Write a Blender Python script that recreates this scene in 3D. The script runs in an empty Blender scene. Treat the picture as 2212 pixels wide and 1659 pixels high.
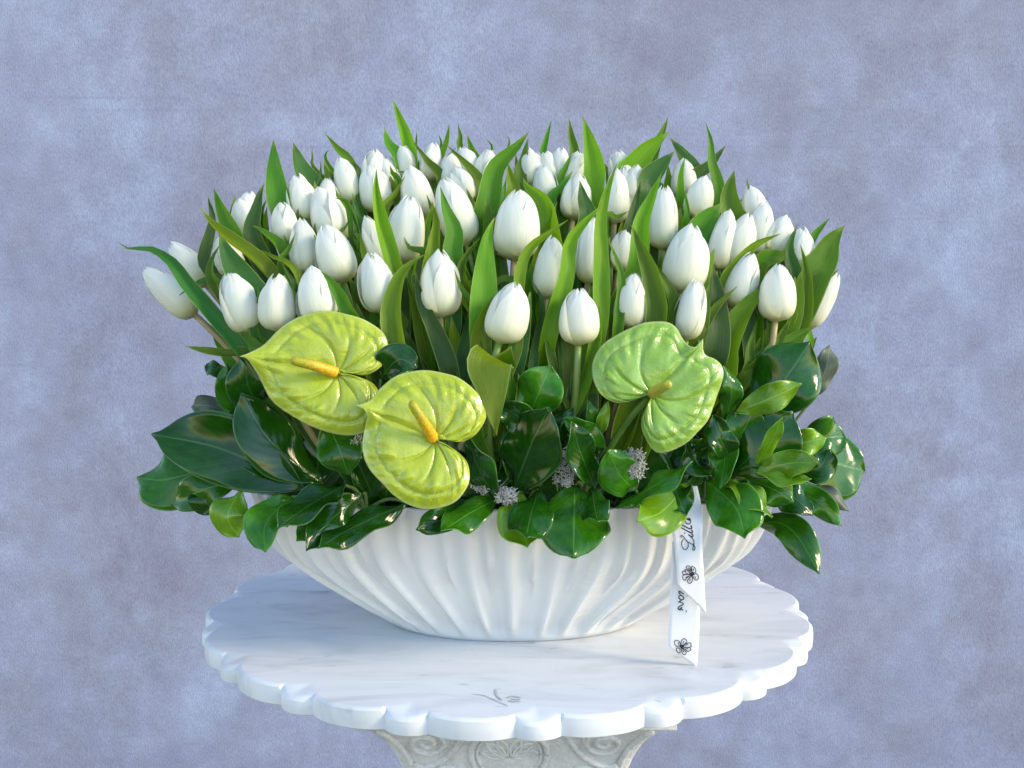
import bpy, math, random
from mathutils import Vector, Matrix, noise
R_ = math.radians
scene = bpy.context.scene
random.seed(7)

# ---------------------------------------------------------------- camera
cam_d = bpy.data.cameras.new('camera'); cam = bpy.data.objects.new('camera', cam_d)
scene.collection.objects.link(cam); scene.camera = cam
cam.location = (0, -1.1474, .342); cam.rotation_euler = (R_(90 - 5.323), 0, 0)
cam_d.sensor_fit = 'HORIZONTAL'; cam_d.sensor_width = 36; cam_d.lens = 36 * 2372 / 2212
cam_d.clip_start = .02; cam_d.clip_end = 100

# ---------------------------------------------------------------- sky, sun, exposure
SUN_AZ, SUN_EL = 106, 29
w = bpy.data.worlds.new('World'); scene.world = w; w.use_nodes = True
nt = w.node_tree; bg = nt.nodes['Background']
sky = nt.nodes.new('ShaderNodeTexSky'); sky.sky_type = 'NISHITA'; sky.sun_disc = False
sky.sun_elevation = R_(SUN_EL); sky.sun_rotation = R_(SUN_AZ)
sky.air_density = 1.0; sky.dust_density = .1; sky.ozone_density = 1.0
nt.links.new(sky.outputs[0], bg.inputs[0]); bg.inputs[1].default_value = .15
sd = bpy.data.lights.new('sun', 'SUN'); sun = bpy.data.objects.new('sun', sd); scene.collection.objects.link(sun)
sd.energy = 1.5; sd.angle = R_(16); sd.color = (1, .80, .52)
sdir = Vector((math.sin(R_(SUN_AZ)) * math.cos(R_(SUN_EL)), math.cos(R_(SUN_AZ)) * math.cos(R_(SUN_EL)), math.sin(R_(SUN_EL))))
sun.rotation_euler = sdir.to_track_quat('Z', 'Y').to_euler()
vs = scene.view_settings
vs.view_transform = 'Standard'; vs.look = 'None'; vs.gamma = 1; vs.use_curve_mapping = False; vs.exposure = 1.52
scene.cycles.use_denoising = True
scene.cycles.max_bounces = 8; scene.cycles.transmission_bounces = 4

# ---------------------------------------------------------------- mesh helpers
COL = scene.collection
def mesh(name, vs_, fs, mat=None, parent=None, uvs=None, smooth=True, origin=None):
    me = bpy.data.meshes.new(name)
    o0 = Vector(origin) if origin is not None else Vector((0, 0, 0))
    me.from_pydata([tuple(Vector(v) - o0) for v in vs_], [], fs)
    if uvs:
        l = me.uv_layers.new(name='UVMap')
        idx = [0] * len(me.loops); me.loops.foreach_get('vertex_index', idx)
        flat = []
        for i in idx: flat.extend(uvs[i])
        l.data.foreach_set('uv', flat)
    if smooth: me.polygons.foreach_set('use_smooth', [True] * len(me.polygons))
    if mat: me.materials.append(mat)
    ob = bpy.data.objects.new(name, me); COL.objects.link(ob)
    if parent is not None: ob.parent = parent
    else: ob.location = o0
    return ob
def thing(name, label, cat, loc, group=None):
    o = bpy.data.objects.new(name, None); COL.objects.link(o); o.location = loc
    o.empty_display_size = .02
    o['label'] = label; o['category'] = cat
    if group: o['group'] = group
    return o
def tag(o, label, cat, group=None):
    o['label'] = label; o['category'] = cat
    if group: o['group'] = group
def solid(o, t, off=-1):
    m = o.modifiers.new('thick', 'SOLIDIFY'); m.thickness = t; m.offset = off
def interp(x, xs, ys):
    if x <= xs[0]: return ys[0]
    for i in range(1, len(xs)):
        if x <= xs[i]:
            k = (x - xs[i - 1]) / (xs[i] - xs[i - 1]); return ys[i - 1] + (ys[i] - ys[i - 1]) * k
    return ys[-1]
def sm_interp(x, xs, ys):                      # monotone-ish smooth curve through points
    n = len(xs)
    if x <= xs[0]: return ys[0]
    if x >= xs[-1]: return ys[-1]
    i = max(j for j in range(n - 1) if xs[j] <= x)
    def sl(j):
        a = max(0, j - 1); b = min(n - 1, j + 1)
        return (ys[b] - ys[a]) / (xs[b] - xs[a])
    h = xs[i + 1] - xs[i]; t = (x - xs[i]) / h
    return (2*t**3-3*t*t+1)*ys[i] + (t**3-2*t*t+t)*h*sl(i) + (-2*t**3+3*t*t)*ys[i+1] + (t**3-t*t)*h*sl(i+1)
def spline(pts, n):                            # centripetal-like Catmull-Rom, even arc length
    P = [Vector(p) for p in pts]
    if len(P) == 2: P = [P[0], (P[0] + P[1]) / 2, P[1]]
    E = [P[0] * 2 - P[1]] + P + [P[-1] * 2 - P[-2]]
    dense = []
    for i in range(1, len(E) - 2):
        a, b, c, d = E[i-1], E[i], E[i+1], E[i+2]
        for k in range(16):
            t = k / 16
            dense.append(.5 * (2*b + (c-a)*t + (2*a-5*b+4*c-d)*t*t + (3*b-a-3*c+d)*t**3))
    dense.append(P[-1])
    acc = [0]
    for i in range(1, len(dense)): acc.append(acc[-1] + (dense[i] - dense[i-1]).length)
    out = []; j = 0
    for k in range(n):
        s = acc[-1] * k / (n - 1)
        while j < len(acc) - 2 and acc[j+1] < s: j += 1
        h = acc[j+1] - acc[j]; t = (s - acc[j]) / h if h > 1e-9 else 0
        out.append(dense[j].lerp(dense[j+1], max(0, min(1, t))))
    return out
def tube_data(path, rad, sides=8, V=None, F=None, U=None, cap=True):
    V = [] if V is None else V; F = [] if F is None else F; U = [] if U is None else U
    n = len(path); up = Vector((.13, -.9, .4)).normalized(); base = len(V)
    for i, p in enumerate(path):
        T = (path[min(i+1, n-1)] - path[max(i-1, 0)])
        T = T.normalized() if T.length > 1e-9 else Vector((0, 0, 1))
        A = T.cross(up); A = A.normalized() if A.length > 1e-4 else T.orthogonal().normalized()
        B = T.cross(A); up = -B if False else up
        r = rad(i / (n - 1)) if callable(rad) else rad
        for s in range(sides):
            a = 2 * math.pi * s / sides
            V.append(p + A * (r * math.cos(a)) + B * (r * math.sin(a))); U.append((i / (n - 1), s / sides))
    for i in range(n - 1):
        for s in range(sides):
            a = base + i*sides + s; b = base + i*sides + (s+1) % sides
            F.append((a, b, b + sides, a + sides))
    if cap:
        F.append(tuple(base + s for s in reversed(range(sides)))); F.append(tuple(base + (n-1)*sides + s for s in range(sides)))
    return V, F, U
def grid_faces(n, m, base=0, wrap=False):
    F = []
    for i in range(n - 1):
        for j in range(m if wrap else m - 1):
            a = base + i*m + j; b = base + i*m + (j+1) % m
            F.append((a, b, b + m, a + m))
    return F

# ---------------------------------------------------------------- material helpers
class NT:
    def __init__(s, name):
        s.m = bpy.data.materials.new(name); s.m.use_nodes = True; s.t = s.m.node_tree
        s.b = s.t.nodes['Principled BSDF']; s.out = s.t.nodes['Material Output']
    def n(s, k, **kw):
        x = s.t.nodes.new(k)
        for a, v in kw.items(): setattr(x, a, v)
        return x
    def l(s, a, b): s.t.links.new(a, b)
    def tex(s, out='Generated'): return s.n('ShaderNodeTexCoord').outputs[out]
    def mapping(s, vec, sc=(1, 1, 1), loc=(0, 0, 0)):
        m = s.n('ShaderNodeMapping'); m.inputs['Scale'].default_value = sc; m.inputs['Location'].default_value = loc
        s.l(vec, m.inputs[0]); return m.outputs[0]
    def noise(s, vec, scale, detail=4, rough=.55, dist=0):
        x = s.n('ShaderNodeTexNoise'); x.inputs['Scale'].default_value = scale; x.inputs['Detail'].default_value = detail
        x.inputs['Roughness'].default_value = rough; x.inputs['Distortion'].default_value = dist
        s.l(vec, x.inputs['Vector']); return x.outputs['Fac']
    def ramp(s, fac, stops, interp='LINEAR'):
        x = s.n('ShaderNodeValToRGB'); e = x.color_ramp; e.interpolation = interp
        while len(e.elements) < len(stops): e.elements.new(.5)
        for el, (p, c) in zip(e.elements, stops):
            el.position = p; el.color = (*c, 1) if len(c) == 3 else c
        s.l(fac, x.inputs[0]); return x.outputs[0]
    def mix(s, fac, a, b, mode='MIX'):
        x = s.n('ShaderNodeMix', data_type='RGBA', blend_type=mode)
        for v, k in ((fac, 0), (a, 6), (b, 7)):
            if hasattr(v, 'is_linked'): s.l(v, x.inputs[k])
            elif k == 0: x.inputs[0].default_value = v
            else: x.inputs[k].default_value = (*v, 1)
        return x.outputs[2]
    def math(s, op, a, b=0, c=None):
        x = s.n('ShaderNodeMath', operation=op)
        for i, v in enumerate((a, b) if c is None else (a, b, c)):
            if hasattr(v, 'is_linked'): s.l(v, x.inputs[i])
            else: x.inputs[i].default_value = v
        return x.outputs[0]
    def bump(s, h, strength=.3, dist=.001, prev=None):
        x = s.n('ShaderNodeBump'); x.inputs['Strength'].default_value = strength; x.inputs['Distance'].default_value = dist
        s.l(h, x.inputs['Height'])
        if prev: s.l(prev, x.inputs['Normal'])
        return x.outputs[0]
    def set(s, **kw):
        for k, v in kw.items():
            i = s.b.inputs[k.replace('_', ' ')]
            if hasattr(v, 'is_linked'): s.l(v, i)
            else: i.default_value = (*v, 1) if isinstance(v, tuple) and len(v) == 3 else v
    def translucent(s, col, fac, nrm=None):
        t = s.n('ShaderNodeBsdfTranslucent'); mx = s.n('ShaderNodeMixShader'); mx.inputs[0].default_value = fac
        if hasattr(col, 'is_linked'): s.l(col, t.inputs[0])
        else: t.inputs[0].default_value = (*col, 1)
        if nrm: s.l(nrm, t.inputs['Normal'])
        s.l(s.b.outputs[0], mx.inputs[1]); s.l(t.outputs[0], mx.inputs[2]); s.l(mx.outputs[0], s.out.inputs[0])
    def uv(s):
        x = s.n('ShaderNodeSeparateXYZ'); s.l(s.tex('UV'), x.inputs[0]); return x.outputs[0], x.outputs[1]
    def rnd(s): return s.n('ShaderNodeObjectInfo').outputs['Random']

def mat_backdrop():
    k = NT('mottled_canvas'); p = k.tex('Object')
    big = k.noise(k.mapping(p, (1.1, 1, 1)), 3.6, 9, .74, .1)
    med = k.noise(k.mapping(p, (1, 1, 1), (5, 2, 1)), 13, 6, .68, .1)
    fin = k.noise(k.mapping(p, (1.7, 1, .8)), 230, 3, .65)
    c = k.ramp(big, [(.26, (.222, .225, .30)), (.44, (.268, .278, .372)), (.58, (.295, .322, .445)), (.78, (.355, .415, .58))])
    c2 = k.ramp(med, [(.28, (.86, .85, .86)), (.5, (.98, .97, .97)), (.72, (1.12, 1.14, 1.14))])
    c3 = k.ramp(fin, [(.25, (.78, .78, .79)), (.5, (1, 1, 1)), (.75, (1.17, 1.17, 1.16))])
    c = k.mix(1, k.mix(1, c, c2, 'MULTIPLY'), c3, 'MULTIPLY')
    sx = k.n('ShaderNodeSeparateXYZ'); k.l(p, sx.inputs[0])          # faint fold creases and specks in the cloth
    gate = k.noise(k.mapping(p, (2.2, 1, 9)), 1, 2)
    for z0 in (.683, .592, .66, .18):
        ln = k.ramp(k.math('ABSOLUTE', k.math('SUBTRACT', sx.outputs[2], k.math('ADD', z0, k.math('MULTIPLY', gate, .004)))), [(0, (1,)*3), (.0022, (0,)*3)])
        c = k.mix(k.math('MULTIPLY', k.math('MULTIPLY', ln, k.ramp(gate, [(.48, (0,)*3), (.62, (1,)*3)])), .15), c, (.10, .10, .15))
    spk = k.ramp(k.noise(k.mapping(p, (1.6, 1, 1)), 58, 1, .4), [(.115, (1,)*3), (.13, (0,)*3)])
    c = k.mix(spk, c, (.03, .03, .04))
    k.set(Base_Color=c, Roughness=.9, Specular_IOR_Level=.15, Normal=k.bump(fin, .5, .0015)); return k.m
def mat_marble():
    k = NT('white_marble'); p = k.tex('Object')
    st = k.mapping(p, (1, 3.2, 1), (.3, .1, 0))
    a = k.noise(st, 7, 6, .6, 1.0); b = k.noise(k.mapping(p, (1, 2.4, 1), (2, 3, 0)), 22, 4, .6, .4)
    c = k.ramp(a, [(.26, (.40, .42, .44)), (.38, (.53, .55, .57)), (.50, (.60, .62, .64)), (.66, (.64, .66, .68))])
    sp = k.ramp(b, [(.25, (.50, .49, .48)), (.36, (1, 1, 1))])
    c = k.mix(.85, c, sp, 'MULTIPLY')
    h = k.noise(p, 260, 3)
    k.set(Base_Color=c, Roughness=k.ramp(a, [(.3, (.42,)*3), (.7, (.30,)*3)]), Specular_IOR_Level=.45, Normal=k.bump(h, .12, .0006))
    k.b.inputs['Subsurface Weight'].default_value = .06; k.b.inputs['Subsurface Radius'].default_value = (.006, .005, .004)
    return k.m
def mat_ceramic():
    k = NT('white_glazed_ceramic'); p = k.tex('Object')
    a = k.noise(p, 14, 4)
    sp = k.ramp(k.noise(p, 130, 2), [(.17, (.55, .53, .50)), (.20, (1, 1, 1))])
    c = k.mix(1, k.ramp(a, [(.3, (.585, .59, .595)), (.7, (.635, .635, .635))]), sp, 'MULTIPLY')
    st = k.noise(k.mapping(p, (16, 16, 210)), 1, 2)
    k.set(Base_Color=c, Roughness=.2, Specular_IOR_Level=.5, Normal=k.bump(st, .45, .0014)); return k.m
def mat_stone():
    k = NT('weathered_cast_stone'); p = k.tex('Object')
    a = k.noise(p, 24, 6, .65); b = k.noise(p, 190, 4, .7)
    c = k.mix(.6, k.ramp(a, [(.3, (.50, .51, .52)), (.6, (.62, .63, .64)), (.8, (.68, .68, .67))]), k.ramp(b, [(.3, (.72, .72, .72)), (.6, (1.02, 1.02, 1.02))]), 'MULTIPLY')
    k.set(Base_Color=c, Roughness=.88, Specular_IOR_Level=.2, Normal=k.bump(b, .8, .0022)); return k.m
def mat_petal():
    k = NT('tulip_petal'); u, v = k.uv(); r = k.rnd()
    st = k.noise(k.mapping(k.tex('UV'), (2.2, 46, 1)), 1, 3, .6)
    c = k.ramp(u, [(0, (.50, .52, .14)), (.09, (.76, .77, .46)), (.28, (.86, .865, .72)), (.7, (.87, .89, .84))])
    c = k.mix(k.math('MULTIPLY', r, .25), c, (.82, .80, .62))
    c = k.mix(1, c, k.ramp(st, [(.3, (.95, .96, .94)), (.6, (1, 1, 1))]), 'MULTIPLY')
    k.set(Base_Color=c, Roughness=.48, Specular_IOR_Level=.35, Normal=k.bump(st, .5, .0014))
    k.translucent(c, .36); return k.m
def mat_tleaf(name, c0, c1, tr):
    k = NT(name); u, v = k.uv(); r = k.rnd()
    st = k.noise(k.mapping(k.tex('UV'), (3.0, 60, 1)), 1, 3, .6)
    pa = k.noise(k.mapping(k.tex('UV'), (5, 2.2, 1)), 1, 4, .6)
    c = k.mix(pa, c0, c1)
    hsv = k.n('ShaderNodeHueSaturation'); k.l(c, hsv.inputs['Color'])
    k.l(k.math('ADD', k.math('MULTIPLY', r, .05), .475), hsv.inputs['Hue']); k.l(k.math('ADD', k.math('MULTIPLY', r, .5), .78), hsv.inputs['Value'])
    c = k.mix(1, hsv.outputs[0], k.ramp(st, [(.3, (.70, .76, .74)), (.65, (1.15, 1.12, 1.08))]), 'MULTIPLY')
    e = k.math('ABSOLUTE', k.math('SUBTRACT', v, .5))
    c = k.mix(k.ramp(e, [(.455, (0,)*3), (.485, (.55,)*3)]), c, (.34, .46, .13))
    c = k.mix(k.ramp(u, [(.93, (0,)*3), (.995, (.5,)*3)]), c, (.38, .42, .12))
    mid = k.ramp(e, [(.0, (1,)*3), (.03, (0,)*3)]); n_ = k.bump(mid, -.5, .0012, k.bump(st, .45, .0012))
    k.set(Base_Color=c, Roughness=.4, Specular_IOR_Level=.32, Normal=n_)
    k.translucent(k.mix(1, c, (1.35, 1.4, .55), 'MULTIPLY'), tr + .05); return k.m
def mat_foliage(name, c0, c1, rough, under=False):
    k = NT(name); u, v = k.uv(); r = k.rnd()
    e = k.math('ABSOLUTE', k.math('SUBTRACT', v, .5))
    # side veins: bands running obliquely from the midrib
    ph = k.math('SUBTRACT', k.math('MULTIPLY', u, 9.0), k.math('MULTIPLY', e, 6.5))
    wv = k.math('ABSOLUTE', k.math('SUBTRACT', k.math('FRACT', ph), .5))
    vein = k.ramp(wv, [(0, (1,)*3), (.05, (.25,)*3), (.16, (0,)*3)])
    mid = k.ramp(e, [(.008, (1,)*3), (.022, (0,)*3)])
    pa = k.noise(k.mapping(k.tex('UV'), (5, 4, 1)), 1.2, 5, .65)
    c = k.mix(k.ramp(pa, [(.3, (0,)*3), (.7, (1,)*3)]), c0, c1)
    hsv = k.n('ShaderNodeHueSaturation'); k.l(c, hsv.inputs['Color']); k.l(k.math('ADD', k.math('MULTIPLY', r, .5), .75), hsv.inputs['Value'])
    c = hsv.outputs[0]
    lite = tuple(min(1, a * 1.7 + .05) for a in c1)
    c = k.mix(k.math('MULTIPLY', mid, .45), c, lite)
    c = k.mix(k.math('MULTIPLY', vein, .10), c, lite)
    c = k.mix(k.ramp(e, [(.468, (0,)*3), (.492, (.45,)*3)]), c, tuple(min(1, a * 2 + .08) for a in c1))
    quilt = k.math('SUBTRACT', k.math('MULTIPLY', wv, 1.0), k.math('MULTIPLY', mid, .8))
    b1 = k.bump(quilt, .14, .0010); b2 = k.bump(k.noise(k.mapping(k.tex('UV'), (3, 2, 1)), 1.0, 1), .2, .003, b1)
    k.set(Base_Color=c, Roughness=rough, Specular_IOR_Level=.36, Normal=b2)
    if not under: k.set(Coat_Weight=.1, Coat_Roughness=.06)
    k.translucent(k.mix(1, c, (1.2, 1.4, .5), 'MULTIPLY'), .14); return k.m
def mat_spathe(name, c0, c1):
    k = NT(name); u, v = k.uv(); p = k.tex('Object')
    a = k.noise(p, 30, 5, .6); wob = k.math('MULTIPLY', k.math('SUBTRACT', k.noise(p, 45, 2), .5), .05)
    q = k.math('SUBTRACT', v, k.math('MULTIPLY', k.math('MULTIPLY', k.math('SUBTRACT', 1, u), .26), k.math('SINE', k.math('MULTIPLY', v, math.pi))))
    f_ = k.math('FRACT', k.math('MULTIPLY', k.math('ADD', q, wob), 4.3)); f_ = k.math('MINIMUM', f_, k.math('SUBTRACT', 1, f_))
    prim = k.ramp(f_, [(.0, (1,)*3), (.035, (0,)*3)])
    uw = k.math('ADD', u, wob)
    mar = k.math('ABSOLUTE', k.math('SUBTRACT', uw, .79)); marl = k.ramp(mar, [(0, (1,)*3), (.010, (0,)*3)])
    g = k.math('FRACT', k.math('ADD', k.math('MULTIPLY', k.math('ADD', v, wob), 15), k.math('MULTIPLY', u, 3))); g = k.math('MINIMUM', g, k.math('SUBTRACT', 1, g))
    outer = k.ramp(u, [(.55, (0,)*3), (.74, (1,)*3), (.90, (1,)*3), (.955, (0,)*3)])
    sec = k.math('MULTIPLY', k.ramp(g, [(0, (1,)*3), (.10, (0,)*3)]), outer)
    vein = k.math('MAXIMUM', k.math('MAXIMUM', prim, marl), k.math('MULTIPLY', sec, .6))
    c = k.mix(k.ramp(a, [(.3, (0,)*3), (.7, (1,)*3)]), c0, c1)
    c = k.mix(k.ramp(u, [(.0, (.6,)*3), (.4, (0,)*3)]), c, tuple(x * 1.05 + .04 for x in c1))
    c = k.mix(k.math('MULTIPLY', vein, .35), c, tuple(x * .55 for x in c0))
    c = k.mix(k.ramp(u, [(.962, (0,)*3), (.992, (.6,)*3)]), c, (.58, .64, .26))
    puff = k.math('MULTIPLY', k.ramp(g, [(0, (0,)*3), (.5, (1,)*3)]), outer)
    b = k.bump(k.noise(p, 75, 4, .6), .5, .004); b = k.bump(puff, .5, .0016, b); b = k.bump(vein, -.7, .0012, b)
    k.set(Base_Color=c, Roughness=.24, Specular_IOR_Level=.5, Normal=b, Coat_Weight=.6, Coat_Roughness=.05)
    k.translucent(c, .2); return k.m
def mat_spadix(tip, foot):
    k = NT('spadix_beads'); u, v = k.uv()
    vo = k.n('ShaderNodeTexVoronoi'); vo.inputs['Scale'].default_value = 1; k.l(k.mapping(k.tex('UV'), (34, 14, 1)), vo.inputs['Vector'])
    c = k.mix(k.ramp(u, [(.1, (0,)*3), (.75, (1,)*3)]), foot, tip)
    c = k.mix(k.ramp(vo.outputs['Distance'], [(.30, (0,)*3), (.65, (.5,)*3)]), c, k.mix(1, c, (.5, .42, .3), 'MULTIPLY'))
    k.set(Base_Color=c, Roughness=.5, Normal=k.bump(vo.outputs['Distance'], -.8, .0014)); return k.m
def mat_simple(name, c0, c1, rough=.6, scale=40, bump=.3, dist=.001, spec=.35):
    k = NT(name); p = k.tex('Object'); a = k.noise(p, scale, 4)
    k.set(Base_Color=k.mix(k.ramp(a, [(.3, (0,)*3), (.7, (1,)*3)]), c0, c1), Roughness=rough, Specular_IOR_Level=spec, Normal=k.bump(a, bump, dist)); return k.m
def mat_stem():
    k = NT('tulip_stem'); u, v = k.uv(); r = k.rnd()
    a = k.noise(k.mapping(k.tex('UV'), (4, 10, 1)), 1.5, 4)
    tan = k.mix(a, (.27, .22, .11), (.36, .29, .11)); grn = k.mix(a, (.10, .20, .035), (.17, .26, .05))
    f_ = k.ramp(k.math('ADD', r, k.math('MULTIPLY', u, -.3)), [(.05, (0,)*3), (.4, (1,)*3)])
    k.set(Base_Color=k.mix(f_, grn, tan), Roughness=.45); return k.m
def mat_ribbon():
    k = NT('white_grosgrain'); u, v = k.uv()
    wv = k.math('SINE', k.math('MULTIPLY', v, 6.28318 * 1000 / 1.15)); # ribs every 1.15 mm, v in metres
    inn = k.ramp(k.math('ABSOLUTE', k.math('SUBTRACT', u, .5)), [(.43, (1,)*3), (.455, (0,)*3)])
    h = k.math('MULTIPLY', wv, inn)
    c = k.mix(k.math('MULTIPLY', k.math('ADD', k.math('MULTIPLY', h, .5), .5), .14), (.84, .85, .88), (.60, .64, .74))
    k.set(Base_Color=c, Roughness=.5, Specular_IOR_Level=.4, Normal=k.bump(h, .5, .0005)); k.translucent((.7, .7, .72), .18); return k.m

M = dict(backdrop=mat_backdrop(), marble=mat_marble(), ceramic=mat_ceramic(), stone=mat_stone(), petal=mat_petal(),
    y=mat_tleaf('tulip_leaf_yellow_green', (.11, .235, .003), (.185, .325, .007), .30),
    g=mat_tleaf('tulip_leaf_green', (.058, .165, .004), (.105, .235, .008), .30),
    b=mat_tleaf('tulip_leaf_blue_green', (.028, .10, .014), (.052, .15, .024), .24),
    d=mat_foliage('foliage_dark', (.006, .045, .002), (.015, .085, .003), .14),
    m=mat_foliage('foliage_green', (.016, .10, .003), (.042, .17, .005), .18),
    l=mat_foliage('foliage_young', (.085, .22, .004), (.15, .30, .008), .25),
    k=mat_foliage('foliage_underside', (.06, .085, .055), (.10, .13, .085), .45, True),
    ay=mat_spathe('spathe_yellow_green', (.36, .46, .004), (.46, .55, .05)), ag=mat_spathe('spathe_green', (.20, .39, .015), (.31, .50, .09)),
    sy=mat_spadix((.36, .36, .008), (.80, .43, .006)), sg=mat_spadix((.40, .42, .03), (.48, .38, .06)),
    stem=mat_stem(), astem=mat_simple('green_stem', (.07, .17, .02), (.12, .24, .035), .4),
    twig=mat_simple('leafy_twig', (.05, .11, .02), (.10, .16, .04), .5),
    foam=mat_simple('floral_foam', (.01, .028, .012), (.02, .045, .018), .9, 120, .6),
    moss=mat_simple('reindeer_moss', (.40, .40, .38), (.60, .60, .57), .9, 90, .4),
    ribbon=mat_ribbon(), ink=mat_simple('dark_ink', (.008, .008, .02), (.014, .013, .03), .5),
    stain=mat_simple('grey_stain', (.36, .355, .34), (.56, .55, .53), .6, 150), ground=mat_simple('pale_concrete', (.12, .118, .112), (.17, .165, .158), .9, 12, .4, .003))

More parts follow.
